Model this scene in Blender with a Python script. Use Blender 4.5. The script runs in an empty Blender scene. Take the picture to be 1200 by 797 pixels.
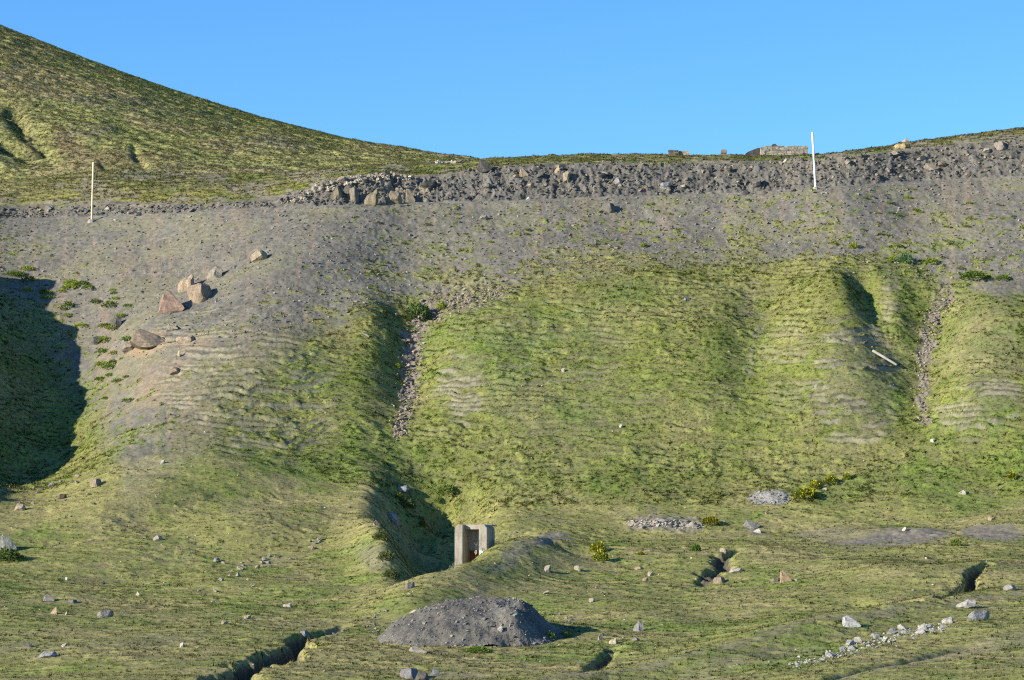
import bpy, bmesh, math, random
import numpy as np
from mathutils import Vector

# ------------------------------------------------------------------ camera, world, sun, exposure
S = bpy.context.scene
COL = S.collection
F, CX, CY = 3403.0, 600.0, 398.5            # focal length and centre, in photograph pixels (1200 x 797)
PITCH = math.atan((700 - 398.5) / F)         # eye level falls on row 700
CP, SP = math.cos(PITCH), math.sin(PITCH)
cam = bpy.data.cameras.new('camera')
camo = bpy.data.objects.new('camera', cam)
COL.objects.link(camo)
cam.sensor_width = 36.0
cam.lens = 36.0 * F / 1200.0
cam.clip_start, cam.clip_end = 0.5, 5000
camo.rotation_euler = (math.pi / 2 + PITCH, 0, 0)
S.camera = camo

SUN_EL, SUN_A = math.radians(18.5), math.radians(29)       # elevation; angle towards the viewer from due left
SUN_DIR = Vector((-math.cos(SUN_EL) * math.cos(SUN_A), -math.cos(SUN_EL) * math.sin(SUN_A), math.sin(SUN_EL)))
w = bpy.data.worlds.new('World')
S.world = w
w.use_nodes = True
nt = w.node_tree
bg = nt.nodes['Background']
sky = nt.nodes.new('ShaderNodeTexSky')
sky.sky_type = 'NISHITA'
sky.sun_disc = False
sky.sun_elevation = SUN_EL
sky.sun_rotation = math.atan2(SUN_DIR.x, SUN_DIR.y) % (2 * math.pi)
sky.altitude, sky.air_density, sky.dust_density, sky.ozone_density = 2600, 1.0, 0.0, 4.0
hs = nt.nodes.new('ShaderNodeHueSaturation')
hs.inputs['Saturation'].default_value = 1.16
nt.links.new(sky.outputs[0], hs.inputs['Color'])
nt.links.new(hs.outputs[0], bg.inputs[0])
bg.inputs[1].default_value = 0.124
sl = bpy.data.lights.new('sun', 'SUN')
sl.energy, sl.angle, sl.color = 5.0, math.radians(0.5), (1.0, 0.915, 0.76)
so = bpy.data.objects.new('sun', sl)
COL.objects.link(so)
so.rotation_euler = SUN_DIR.to_track_quat('Z', 'Y').to_euler()
S.view_settings.view_transform = 'Standard'
S.view_settings.look = 'None'
S.view_settings.exposure = 0.88
S.view_settings.gamma = 1.0
S.cycles.max_bounces = 5
S.cycles.diffuse_bounces = 3
S.cycles.use_denoising = False
S.cycles.pixel_filter_type = 'BLACKMAN_HARRIS'
S.cycles.filter_width = 1.15

QUALITY = 1.0       # grid density
GRASS = True

# ------------------------------------------------------------------ helpers: numbers
rng = np.random.default_rng(7)
random.seed(7)


def vnoise(x, y, seed=0):
    xi = np.floor(x); yi = np.floor(y)
    fx = x - xi; fy = y - yi
    xi = xi.astype(np.int64); yi = yi.astype(np.int64)

    def h(a, b):
        n = (a * 374761393 + b * 668265263 + seed * 1442695041) & 0x7fffffff
        n = ((n ^ (n >> 13)) * 1274126177) & 0x7fffffff
        n = n ^ (n >> 16)
        return (n & 0xffff) / 32767.5 - 1.0
    u = fx * fx * fx * (fx * (fx * 6 - 15) + 10)
    v = fy * fy * fy * (fy * (fy * 6 - 15) + 10)
    a = h(xi, yi); b = h(xi + 1, yi); c = h(xi, yi + 1); d = h(xi + 1, yi + 1)
    return (a * (1 - u) + b * u) * (1 - v) + (c * (1 - u) + d * u) * v


def fbm(x, y, wl, octs=3, seed=0, gain=0.5):
    x = x / wl; y = y / wl
    ca, sa = math.cos(0.6), math.sin(0.6)
    s = 0.0; a = 1.0; t = 0.0
    for o in range(octs):
        s = s + a * vnoise(x, y, seed + 17 * o)
        t += a
        a *= gain
        x, y = (x * ca - y * sa) * 2.03, (x * sa + y * ca) * 2.03
    return s / t * 1.6


def sstep(a, b, x):
    t = np.clip((x - a) / (b - a), 0, 1)
    return t * t * (3 - 2 * t)


def z_of(r, Y):
    t = (CY - r) / F
    return Y * (SP + t * CP) / (CP - t * SP)


def x_of(c, r, Y):
    t = (CY - r) / F
    return (c - CX) / F / (CP - t * SP) * Y


def proj(x, y, z):
    d = y * CP + z * SP
    return CX + F * x / d, CY - F * (-y * SP + z * CP) / d


def tab(c, *pairs):
    p = np.array(pairs, float)
    return np.interp(c, p[:, 0], p[:, 1])


def gsmooth(a, n):
    if n <= 0:
        return a
    k = np.exp(-0.5 * (np.arange(-3 * n, 3 * n + 1) / n) ** 2)
    k /= k.sum()
    ap = np.pad(a, (3 * n, 3 * n), mode='edge')
    return np.convolve(ap, k, mode='valid')


def polydist(px, py, pts):
    """distance to a polyline (x, y) and the width and amplitude interpolated along it"""
    best = np.full(px.shape, 1e9); W = np.zeros(px.shape); A = np.zeros(px.shape); SD = np.zeros(px.shape)
    for (x0, y0, w0, a0), (x1, y1, w1, a1) in zip(pts[:-1], pts[1:]):
        dx, dy = x1 - x0, y1 - y0
        L2 = dx * dx + dy * dy + 1e-9
        t = np.clip(((px - x0) * dx + (py - y0) * dy) / L2, 0, 1)
        ex = px - (x0 + t * dx); ey = py - (y0 + t * dy)
        d = np.hypot(ex, ey)
        m = d < best
        best = np.where(m, d, best)
        W = np.where(m, w0 + t * (w1 - w0), W)
        A = np.where(m, a0 + t * (a1 - a0), A)
        SD = np.where(m, np.sign(ex * dy - ey * dx), SD)
    return best, W, A, SD


# ------------------------------------------------------------------ helpers: objects and materials
def tag(o, label=None, cat=None, group=None, kind=None):
    if label: o['label'] = label
    if cat: o['category'] = cat
    if group: o['group'] = group
    if kind: o['kind'] = kind
    return o


def np_mesh(name, verts, faces, col=None, mat=None, smooth=False, extra=None):
    """faces: (n,3) or (n,4) index array"""
    me = bpy.data.meshes.new(name)
    verts = np.ascontiguousarray(verts, np.float32); faces = np.ascontiguousarray(faces, np.int32)
    k = faces.shape[1]
    me.vertices.add(len(verts)); me.vertices.foreach_set('co', verts.ravel())
    me.loops.add(faces.size); me.loops.foreach_set('vertex_index', faces.ravel())
    me.polygons.add(len(faces))
    me.polygons.foreach_set('loop_start', np.arange(0, faces.size, k, dtype=np.int32))
    me.polygons.foreach_set('use_smooth', np.full(len(faces), smooth, bool))
    me.update(calc_edges=True)
    if col is not None:
        a = me.color_attributes.new('tint', 'FLOAT_COLOR', 'POINT')
        c4 = np.ones((len(verts), 4), np.float32); c4[:, :3] = col
        a.data.foreach_set('color', c4.ravel())
    for nm, arr in (extra or {}).items():
        a = me.attributes.new(nm, 'FLOAT', 'POINT')
        a.data.foreach_set('value', np.ascontiguousarray(arr, np.float32).ravel())
    if mat: me.materials.append(mat)
    return me


def add(name, me, parent=None):
    o = bpy.data.objects.new(name, me)
    COL.objects.link(o)
    if parent is not None: o.parent = parent
    return o


def empty(name, loc, rz=0.0):
    o = bpy.data.objects.new(name, None)
    o.empty_display_size = 0.3
    COL.objects.link(o)
    o.location = loc
    o.rotation_euler = (0, 0, rz)
    return o


def new_mat(name, rough=0.95, spec=0.15):
    m = bpy.data.materials.new(name)
    m.use_nodes = True
    b = m.node_tree.nodes['Principled BSDF']
    b.inputs['Roughness'].default_value = rough
    b.inputs['Specular IOR Level'].default_value = spec
    return m, m.node_tree, b


def noise_node(t, scale, detail=4, rough=0.6, coord='Object'):
    tc = t.nodes.new('ShaderNodeTexCoord')
    n = t.nodes.new('ShaderNodeTexNoise')
    n.inputs['Scale'].default_value = scale
    n.inputs['Detail'].default_value = detail
    n.inputs['Roughness'].default_value = rough
    t.links.new(tc.outputs[coord], n.inputs['Vector'])
    return n


def ramp(t, src, stops):
    r = t.nodes.new('ShaderNodeValToRGB')
    e = r.color_ramp.elements
    e[0].position, e[0].color = stops[0][0], (*stops[0][1], 1)
    e[1].position, e[1].color = stops[-1][0], (*stops[-1][1], 1)
    for p, c in stops[1:-1]:
        x = e.new(p); x.color = (*c, 1)
    t.links.new(src, r.inputs[0])
    return r


def mul(t, a, b, fac=1.0, mode='MULTIPLY'):
    m = t.nodes.new('ShaderNodeMix')
    m.data_type = 'RGBA'; m.blend_type = mode
    m.inputs[0].default_value = fac
    for s, i in ((a, 6), (b, 7)):
        if isinstance(s, tuple): m.inputs[i].default_value = (*s, 1)
        else: t.links.new(s, m.inputs[i])
    return m.outputs[2]


def bump(t, bsdf, src, strength, dist):
    b = t.nodes.new('ShaderNodeBump')
    b.inputs['Strength'].default_value = strength
    b.inputs['Distance'].default_value = dist
    t.links.new(src, b.inputs['Height'])
    t.links.new(b.outputs[0], bsdf.inputs['Normal'])


def tint_mat(name, attr, scales, lo, hi, bmp=0.6, bdist=0.05, rough=0.95, obj_color=False):
    """colour from a point attribute or the object colour, broken up by two noises"""
    m, t, b = new_mat(name, rough)
    if obj_color:
        a = t.nodes.new('ShaderNodeObjectInfo'); src = a.outputs['Color']
    else:
        a = t.nodes.new('ShaderNodeAttribute'); a.attribute_name = attr; src = a.outputs['Color']
    n1 = noise_node(t, scales[0], 5, 0.65)
    n2 = noise_node(t, scales[1], 3, 0.6)
    r1 = ramp(t, n1.outputs[0], [(0.3, (lo,) * 3), (0.7, (hi,) * 3)])
    r2 = ramp(t, n2.outputs[0], [(0.3, (lo, lo, lo * 1.02)), (0.7, (hi, hi * 0.99, hi * 0.96))])
    c = mul(t, src, r1.outputs[0])
    c = mul(t, c, r2.outputs[0])
    t.links.new(c, b.inputs['Base Color'])
    if bmp: bump(t, b, n1.outputs[0], bmp, bdist)
    return m


M_GROUND = tint_mat('ground_cover', 'tint', (2.2, 9.0), 0.75, 1.22, 0.7, 0.06)
M_HILL = tint_mat('hill_cover', 'tint', (1.2, 5.0), 0.7, 1.25, 0.8, 0.1)
M_ROCK = tint_mat('rock', 'tint', (3.0, 13.0), 0.68, 1.25, 0.8, 0.06, obj_color=True)
M_RUBBLE = tint_mat('rubble', 'tint', (4.0, 15.0), 0.75, 1.2, 0.5, 0.03)
M_GRAVEL = tint_mat('gravel', 'tint', (5.0, 22.0), 0.72, 1.25, 0.8, 0.05)


def leaf_mat(name, obj_color=False, trans=0.42):
    m = bpy.data.materials.new(name)
    m.use_nodes = True
    t = m.node_tree
    for n in list(t.nodes): t.nodes.remove(n)
    out = t.nodes.new('ShaderNodeOutputMaterial')
    if obj_color:
        a = t.nodes.new('ShaderNodeObjectInfo')
    else:
        a = t.nodes.new('ShaderNodeAttribute'); a.attribute_name = 'tint'
    n = noise_node(t, 7.0, 2)
    r = ramp(t, n.outputs[0], [(0.3, (0.8, 0.8, 0.8)), (0.7, (1.15, 1.15, 1.15))])
    c = mul(t, a.outputs['Color'], r.outputs[0])
    d = t.nodes.new('ShaderNodeBsdfDiffuse'); tr = t.nodes.new('ShaderNodeBsdfTranslucent')
    t.links.new(c, d.inputs[0]); t.links.new(c, tr.inputs[0])
    if not obj_color:
        an = t.nodes.new('ShaderNodeAttribute'); an.attribute_name = 'lay'
        t.links.new(an.outputs['Vector'], d.inputs['Normal'])
    mx = t.nodes.new('ShaderNodeMixShader'); mx.inputs[0].default_value = trans
    t.links.new(d.outputs[0], mx.inputs[1]); t.links.new(tr.outputs[0], mx.inputs[2])
    t.links.new(mx.outputs[0], out.inputs[0])
    return m


M_GRASS = leaf_mat('grass_blades')
M_LEAF = leaf_mat('leaves', True)

# ------------------------------------------------------------------ the slope: macro shape
CG = np.arange(-900, 2101, 4.0)              # bearing columns, in photograph pixels


def sm(*pairs, n=9):
    return gsmooth(tab(CG, *pairs), n)


E_R = sm((-300, 262), (0, 257), (100, 254), (200, 250), (300, 244), (400, 240), (500, 237), (600, 235), (700, 231), (800, 228),
         (900, 224), (950, 220), (1000, 217), (1100, 211), (1200, 206), (1500, 190), n=5)
E_Y = sm((-900, 205), (-300, 196), (-100, 200), (0, 208), (100, 206), (200, 202), (300, 198), (400, 196), (480, 199), (600, 198),
         (800, 199), (900, 198.5), (1000, 197), (1080, 199.5), (1200, 198), (1500, 200), n=8)
B_R = sm((-900, 252), (-300, 248), (0, 245), (100, 241), (200, 240), (300, 238), (340, 230), (380, 214), (420, 206), (470, 206), (500, 208), (540, 203),
         (560, 198), (600, 195), (650, 193), (700, 192), (800, 192), (900, 190), (950, 188), (1000, 183), (1050, 178), (1100, 172),
         (1150, 168), (1200, 165), (1500, 150), n=3)
C_R = sm((-900, 205), (-300, 208), (0, 210), (60, 206), (130, 199), (200, 202), (300, 205), (400, 197), (450, 193), (500, 190), (540, 188), (600, 185),
         (650, 182.5), (750, 180.5), (850, 183), (950, 183), (1000, 178), (1060, 168), (1120, 160), (1200, 149.5), (1500, 120), n=4)
C_Y = sm((-900, 229), (500, 228), (600, 222), (2100, 222))
FT_R = sm((-900, 595), (-300, 590), (0, 580), (100, 560), (200, 553), (300, 560), (400, 578), (500, 598), (600, 602), (800, 602), (1000, 598), (1200, 588), (1500, 575))
FT_Y = sm((-900, 158), (0, 160), (200, 162), (500, 161), (1200, 160), (1500, 158))
R50_Y = sm((-900, 146), (0, 147), (900, 147), (1200, 141), (1500, 138))
R00_Y = sm((-900, 133), (400, 133), (700, 132), (900, 130), (1200, 121), (1500, 116))
R45_Y = sm((-900, 119), (0, 119), (400, 118), (700, 117), (900, 112), (1200, 104), (1500, 99))
R97_Y = sm((-900, 108), (0, 106), (400, 104), (700, 100), (900, 96), (1200, 92), (1500, 88))
E_Z = z_of(E_R, E_Y); FT_Z = z_of(FT_R, FT_Y)
B_Y = E_Y + 5.0 + 1.1
B_Z = z_of(B_R, B_Y)
for _ in range(6):
    B_Y = E_Y + 5.0 + 0.3 + np.clip(B_Z - E_Z, 0.5, 9) * 0.85
    B_Z = z_of(B_R, B_Y)
C_Z = z_of(C_R, C_Y)
one = np.ones_like(CG)


def lin(t, p=1.0):
    return FT_Y + (E_Y - FT_Y) * t, FT_Z + (E_Z - FT_Z) * t ** p


prof = [(-60 * one, -1.7 * one), (0 * one, -1.75 * one), (40 * one, -4.6 * one), (75 * one, -4.3 * one),
        (R97_Y, z_of(797, R97_Y)), (R45_Y, z_of(745, R45_Y)), (R00_Y, z_of(700, R00_Y)), (R50_Y, z_of(650, R50_Y)), (FT_Y, FT_Z),
        lin(0.10, 1.12), lin(0.35, 1.08), lin(0.70, 1.03), lin(0.93, 1.01), (E_Y, E_Z),
        (E_Y + 0.5, E_Z - 0.02), (E_Y + 4.9, E_Z + 0.05), (B_Y, B_Z),
        (B_Y + (C_Y - B_Y) * 0.45, B_Z + (C_Z - B_Z) * 0.5), (C_Y, C_Z), (C_Y + 5, C_Z + 0.15), (C_Y + 20, C_Z - 1.0), (C_Y + 90, C_Z - 14), (C_Y + 260, C_Z - 60)]
PY = np.array([p[0] for p in prof]); PZ = np.array([p[1] for p in prof])     # K x NC
NK = [3, 5, 10, 40, 110, 120, 130, 130, 40, 130, 180, 110, 30, 7, 14, 60, 34, 46, 12, 10, 8, 5]
NK = [max(2, int(n * QUALITY)) for n in NK]


def pchip_slopes(Y, Z):
    h = np.diff(Y, axis=0); d = np.diff(Z, axis=0) / h
    m = np.zeros_like(Z)
    w1 = 2 * h[1:] + h[:-1]; w2 = h[1:] + 2 * h[:-1]
    same = d[:-1] * d[1:] > 0
    with np.errstate(divide='ignore', invalid='ignore'):
        hm = (w1 + w2) / (w1 / d[:-1] + w2 / d[1:])
    m[1:-1] = np.where(same, hm, 0)
    m[0] = d[0]; m[-1] = d[-1]
    return m


PM = pchip_slopes(PY, PZ)
SMOOTH_SEG = set(range(0, 12))               # smooth up to the road edge, broken lines above it
rowsY, rowsZ, rowsS = [], [], []
for k in range(len(prof) - 1):
    n = NK[k]
    for i in range(n):
        t = i / n
        y0, y1, z0, z1 = PY[k], PY[k + 1], PZ[k], PZ[k + 1]
        h = y1 - y0
        if k in SMOOTH_SEG:
            z = (2 * t ** 3 - 3 * t ** 2 + 1) * z0 + (t ** 3 - 2 * t ** 2 + t) * h * PM[k] + (-2 * t ** 3 + 3 * t ** 2) * z1 + (t ** 3 - t ** 2) * h * PM[k + 1]
        else:
            z = z0 + (z1 - z0) * t
        rowsY.append(y0 + h * t); rowsZ.append(z); rowsS.append(k + t)
rowsY.append(PY[-1]); rowsZ.append(PZ[-1]); rowsS.append(len(prof) - 1)
MY = np.array(rowsY); MZ = np.array(rowsZ); MS = np.array(rowsS)             # rows x NC
# soften the breaks of the upper profile a little
# final columns: dense where the photograph looks, coarse beyond
cols = np.concatenate([np.arange(-900, -160, 12.0), np.arange(-160, -16, 3.0), np.arange(-16, 1217, 0.95 / QUALITY), np.arange(1217, 1400, 4.0), np.arange(1400, 2100, 14.0)])
idx = np.clip(((cols - CG[0]) / 4.0), 0, len(CG) - 1.001)
i0 = idx.astype(int); fr = idx - i0
Y = MY[:, i0] * (1 - fr) + MY[:, i0 + 1] * fr
Z = MZ[:, i0] * (1 - fr) + MZ[:, i0 + 1] * fr
SS = np.repeat(MS[:, None], len(cols), 1)
TT = Z / np.maximum(np.abs(Y), 1.0)
X = (cols[None, :] - CX) / F * (np.maximum(Y, 30.0) * CP + Z * SP)           # same bearing all the way out
C0, R0 = proj(X, np.maximum(Y, 30.0), Z)


def W(c, r):
    """macro surface point seen at photograph pixel (c, r)"""
    j = int(np.argmin(np.abs(cols - c)))
    rr = R0[:, j]
    ok = np.where(rr <= r)[0]
    ok = ok[ok > 12]
    i = ok[0]
    return float(X[i, j]), float(Y[i, j])


def feat(pts):
    out = []
    for (c, r, wd, am) in pts:
        x, y = W(c, r)
        out.append((x, y, wd, am))
    return out


dz = np.zeros_like(Z)
dcut = np.zeros_like(Z)
below = (SS < 13.3)
zone_slope = sstep(7.6, 8.6, SS) * (1 - sstep(12.6, 13.0, SS))


def apply(pts, p=2.0, sel=None, gate=None):
    global dz
    P = feat(pts)
    xs = [q[0] for q in P]; ys = [q[1] for q in P]; wm = max(q[2] for q in P) * 3.0 + 1
    m = (X > min(xs) - wm) & (X < max(xs) + wm) & (Y > min(ys) - wm) & (Y < max(ys) + wm) & (SS < 13.2)
    xm, ym = X[m], Y[m]
    nz1 = (0.42 * fbm(xm, ym, 1.1, 3, 95) + 0.22 * fbm(xm, ym, 0.4, 2, 96)) if p >= 3 else 0.0
    v = np.zeros(xm.shape)
    for q0, q1 in zip(P[:-1], P[1:]):
        d, wd, am, _ = polydist(xm, ym, [q0, q1])
        d = np.maximum(d + wd * nz1, 0)
        u = am * np.exp(-(d / np.maximum(wd, 0.05)) ** p)
        v = np.where(np.abs(u) > np.abs(v), u, v)
    g = (1 - sstep(12.3, 12.95, SS[m]))
    dz[m] += v * g
    if p >= 3: dcut[m] += v * g


# ribs and gullies of the long slope (column, row, width m, height m)
apply([(-125, 290, 4, 0.8), (-145, 340, 5.5, 4.2), (-165, 420, 6.5, 5.6), (-176, 500, 6.5, 5.6), (-176, 570, 6, 4.7), (-172, 640, 5, 1.5)])
apply([(70, 330, 3, -0.2), (85, 400, 4, -1.8), (70, 470, 4.5, -2.2), (45, 530, 4.5, -1.6), (20, 590, 4, -0.4)])
apply([(350, 290, 5, 0.3), (310, 360, 6, 1.0), (260, 440, 6, 1.6), (210, 510, 6, 1.2), (150, 570, 5, 0.2)])
apply([(430, 350, 2.2, 0.1), (446, 400, 2.0, 0.7), (444, 440, 2.0, 0.6), (435, 500, 2.5, 0.25), (430, 540, 2.5, 0.0)])
apply([(474, 345, 1.3, -0.1), (480, 375, 1.7, -0.7), (480, 410, 1.8, -1.25), (476, 450, 1.7, -1.0), (470, 490, 1.7, -0.4), (462, 530, 1.6, -0.2), (455, 560, 2, 0.0)])
apply([(520, 360, 3.5, 0.2), (560, 430, 5, 1.0), (590, 500, 5, 0.9), (600, 560, 4, 0.1)])
apply([(760, 330, 6, 0.1), (770, 400, 7, 0.9), (780, 480, 7, 0.9), (790, 560, 6, 0.1)])
apply([(905, 335, 1.6, -0.1), (892, 370, 1.6, -0.5), (882, 420, 1.7, -0.55), (874, 470, 1.6, -0.25), (870, 500, 1.8, 0.0)])
apply([(985, 320, 3.0, 0.4), (990, 360, 3.0, 1.0), (985, 420, 4, 0.9), (990, 480, 4, 0.6), (1000, 530, 4, 0.1)])
apply([(1004, 322, 1.0, -0.2), (1012, 340, 1.0, -1.2), (1020, 365, 1.1, -1.4), (1028, 390, 1.1, -0.7), (1042, 430, 1.9, -0.5), (1052, 480, 2.2, -0.3), (1060, 520, 2.2, 0.0)])
apply([(1105, 345, 1.8, -0.3), (1092, 375, 2, -0.9), (1085, 420, 2, -1.1), (1080, 480, 2, -0.7), (1078, 530, 2, 0.0)])
apply([(1190, 330, 4, 0.1), (1170, 400, 5, 1.2), (1150, 470, 5, 1.2), (1130, 540, 4, 0.1)])
apply([(165, 390, 2.4, 0.9), (185, 402, 2.4, 0.5)])
# soft folds of the meadow
apply([(30, 625, 2.5, 0.1), (120, 600, 3.0, 0.5), (260, 566, 3.0, 0.7), (400, 552, 2.5, 0.2)])
apply([(120, 612, 2.2, -0.1), (190, 612, 2.5, -0.5), (300, 590, 2.5, -0.4), (400, 585, 2.0, 0.0)])
apply([(180, 650, 2.5, 0.1), (280, 628, 3.0, 0.45), (400, 600, 2.5, 0.3)])
apply([(40, 690, 4.0, 0.1), (180, 672, 4.0, -0.4), (300, 668, 4.0, -0.2), (380, 690, 3.0, 0.0)])
apply([(860, 640, 3.0, 0.1), (960, 668, 4.0, 0.5), (1080, 680, 3.5, 0.4), (1160, 664, 3.0, 0.1)])
apply([(760, 700, 3.0, -0.1), (850, 716, 3.5, -0.4), (960, 710, 3.0, -0.3), (1060, 718, 2.0, 0)])
# hollow above the portal and the trench that leads to it
apply([(502, 560, 2.2, -0.5), (510, 588, 2.7, -2.1), (506, 620, 2.5, -2.5), (512, 648, 2.4, -2.0), (512, 668, 2.0, -1.1), (492, 690, 1.3, -0.5)], 2.6)
apply([(448, 570, 1.6, 0.4), (442, 605, 1.6, 0.75), (444, 645, 1.6, 0.9), (453, 675, 1.4, 0.55), (462, 692, 1.3, 0.0)])
apply([(430, 722, 1.6, 0.2), (478, 716, 2.2, 0.7), (530, 692, 2.6, 0.92), (578, 668, 2.6, 1.0), (628, 652, 2.6, 0.8), (680, 650, 2.5, 0.1)])
apply([(588, 632, 0.9, -0.8), (602, 628, 1.0, -0.7), (622, 624, 0.8, -0.1)])
apply([(450, 630, 1.3, 0.3), (459, 650, 1.2, 0.7), (461, 672, 1.2, 0.4)])
apply([(655, 648, 1.2, -0.1), (672, 652, 1.3, -0.9), (690, 650, 1.0, -0.2)])
# spoil banks on the right
apply([(975, 628, 1.0, 0.05), (1020, 626, 1.4, 0.22), (1070, 624, 1.3, 0.25), (1090, 628, 1.0, 0.1)])
apply([(1135, 626, 1.0, 0.1), (1170, 622, 1.2, 0.2), (1215, 622, 1.2, 0.2)])
apply([(735, 612, 1.0, 0.05), (775, 614, 1.2, 0.3), (820, 615, 1.0, 0.1)])
# stream cuts and little scars
apply([(262, 805, 0.75, -1.3), (296, 786, 0.7, -1.3), (318, 778, 0.85, -1.35), (336, 764, 0.6, -1.3), (356, 757, 0.7, -1.2), (346, 745, 0.4, -0.7), (375, 737, 0.45, -0.7), (402, 727, 0.3, -0.1)], 4.0)
apply([(1108, 706, 0.3, -0.4), (1122, 694, 0.38, -0.75), (1136, 684, 0.34, -0.7), (1146, 676, 0.35, -0.6), (1160, 670, 0.3, -0.2)], 4.0)
apply([(822, 684, 0.4, -0.3), (832, 674, 0.5, -0.6), (850, 668, 0.45, -0.5), (846, 658, 0.5, -0.65), (866, 652, 0.4, -0.3)], 3.0)
apply([(672, 793, 0.3, -0.2), (694, 782, 0.34, -0.42), (708, 768, 0.3, -0.42), (719, 756, 0.3, -0.2)], 3.0)
apply([(990, 792, 0.3, -0.1), (1040, 780, 0.35, -0.35), (1085, 768, 0.35, -0.35), (1140, 752, 0.3, -0.1)])
apply([(955, 800, 0.3, -0.1), (1000, 789, 0.4, -0.4), (1030, 783, 0.35, -0.2)])
apply([(1000, 703, 0.5, -0.1), (1060, 712, 0.6, -0.5), (1085, 712, 0.5, -0.3), (1110, 706, 0.4, -0.1)])
apply([(645, 800, 1.2, 0.1), (800, 775, 1.8, 0.35), (950, 740, 2.2, 0.5), (1080, 712, 2.0, 0.4), (1200, 690, 2, 0.3)])
Zm = Z + dz
C1, R1 = proj(X, np.maximum(Y, 30.0), Zm)

# ------------------------------------------------------------------ surface masks (what grows or lies where)
n_big = fbm(X, Y, 9.0, 3, 11)
n_mid = fbm(X, Y * 1.0, 2.6, 3, 12)
n_clump = fbm(X * 0.55, Y, 0.75, 3, 13)
n_fine = fbm(X, Y, 0.35, 2, 14)
CW = C1 + 10 * n_mid + 6 * n_clump
RW = R1 + 16 * n_mid + 12 * n_big + 7 * n_clump
g_low = tab(C1.ravel(), (-200, 330), (0, 345), (60, 400), (110, 480), (150, 560), (200, 535), (240, 485), (280, 440), (330, 415), (400, 375), (450, 352), (500, 362),
            (540, 352), (590, 340), (650, 322), (700, 312), (800, 305), (900, 304), (1000, 306), (1050, 300), (1085, 330), (1110, 345), (1150, 334), (1200, 322), (1400, 318)).reshape(C1.shape)
soft = tab(C1.ravel(), (0, 90), (150, 120), (300, 120), (420, 40), (480, 14), (560, 12), (640, 22), (800, 34), (1100, 28), (1200, 26)).reshape(C1.shape)
grass = sstep(-0.5, 0.5, (RW - g_low) / soft)
grass = np.where(SS > 12.95, 0.0, grass)
# sparse pioneer patches climbing the scree
n_spk = fbm(X * 0.9, Y, 0.5, 2, 15)
climb = sstep(0.34, 0.62, n_spk * 0.95 + n_mid * 0.25 + 0.30 - (g_low - R1) / 150.0) * 0.75
grass = np.where(SS <= 12.95, np.maximum(grass, climb * (SS > 8)), grass)
top = sstep(16.02, 16.25, SS + 0.12 * n_mid + 0.10 * n_clump)
top *= 1 - 0.75 * sstep(0.1, 0.5, n_mid) * sstep(1000, 1100, C1) * (1 - sstep(16.5, 17.3, SS))
grass = np.where(SS > 15.9, top, grass)
tan = np.zeros_like(Z); grey = np.zeros_like(Z); lush = np.zeros_like(Z); stony = np.zeros_like(Z); terr = np.zeros_like(Z)


def blob(arr, c, r, rc, rr, amt=1.0, rot=0.0):
    global grass
    a = math.radians(rot)
    ca, sa = math.cos(a), math.sin(a)
    wc, wr = C1 + 6 * n_mid + 4 * n_clump - c, R1 + 4 * n_mid + 3 * n_clump - r
    d = np.hypot((wc * ca + wr * sa) / rc, (-wc * sa + wr * ca) / rr)
    v = amt * (1 - sstep(0.65, 1.15, d)) * (SS < 12.95)
    np.maximum(arr, v, out=arr)
    return v


def stroke(arr, pts, amt=1.0):
    P = [(c, r, wd, 1.0) for c, r, wd in pts]
    d, wd, _, _ = polydist(C1 + 4 * n_mid + 4 * n_clump, R1 + 3 * n_mid + 2 * n_clump, P)
    v = amt * (1 - sstep(0.5, 1.2, d / wd)) * (SS < 12.95)
    np.maximum(arr, v, out=arr)


# bare gravel patches in the meadow
for a in ((1045, 631, 80, 13, 1.0, -3), (1165, 627, 40, 11, 0.95, 0), (645, 634, 26, 9, 0.9, -12), (600, 655, 40, 9, 0.6, -30), (775, 613, 46, 6, 0.9, -2),
          (886, 620, 10, 4, 0.9, 0), (905, 588, 20, 6, 1.0, 0), (440, 655, 26, 18, 0.55, 20), (770, 600, 12, 4, 0.4, 0), (640, 610, 30, 4, 0.3, 0), (1000, 625, 80, 8, 0.5, 0)):
    blob(grey, *a)
# dry, trodden and eroded strips
for a in ((172, 402, 30, 18, 1.0, -15), (225, 398, 26, 8, 0.7, -15), (195, 445, 50, 26, 0.5, -40), (225, 500, 30, 55, 0.55, 25), (310, 420, 40, 50, 0.32, 30),
          (1010, 450, 42, 60, 0.45, 0), (1000, 415, 32, 10, 0.55, 0), (545, 440, 22, 36, 0.4, 20), (1160, 470, 40, 16, 0.5, -30), (1150, 400, 50, 60, 0.35, 30), (1012, 360, 10, 40, 0.0, 0), (1042, 350, 10, 40, 0.5, 10),
          (880, 350, 12, 30, 0.4, 20), (300, 605, 40, 14, 0.25, 0), (330, 655, 30, 8, 0.35, -5), (120, 755, 150, 8, 0.4, -2), (715, 360, 40, 60, 0.18, 0), (690, 470, 110, 40, 0.15, 0), (530, 700, 40, 4, 0.6, -10)):
    blob(tan, *a)
stroke(tan, [(640, 803, 4), (690, 794, 5), (760, 776, 5), (860, 752, 4), (960, 722, 3), (1100, 712, 3), (1200, 690, 4)], 0.6)
stroke(tan, [(800, 790, 10), (900, 765, 12), (960, 760, 8)], 0.35)
stroke(tan, [(1090, 770, 8), (1200, 745, 12)], 0.45)
stroke(tan, [(980, 797, 3), (1040, 784, 4), (1085, 772, 4), (1150, 760, 5), (1210, 752, 5)], 0.7)
stroke(tan, [(370, 742, 3), (403, 728, 4)], 0.8)
stroke(tan, [(500, 790, 3), (560, 789, 4), (600, 790, 3)], 0.7)
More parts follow.
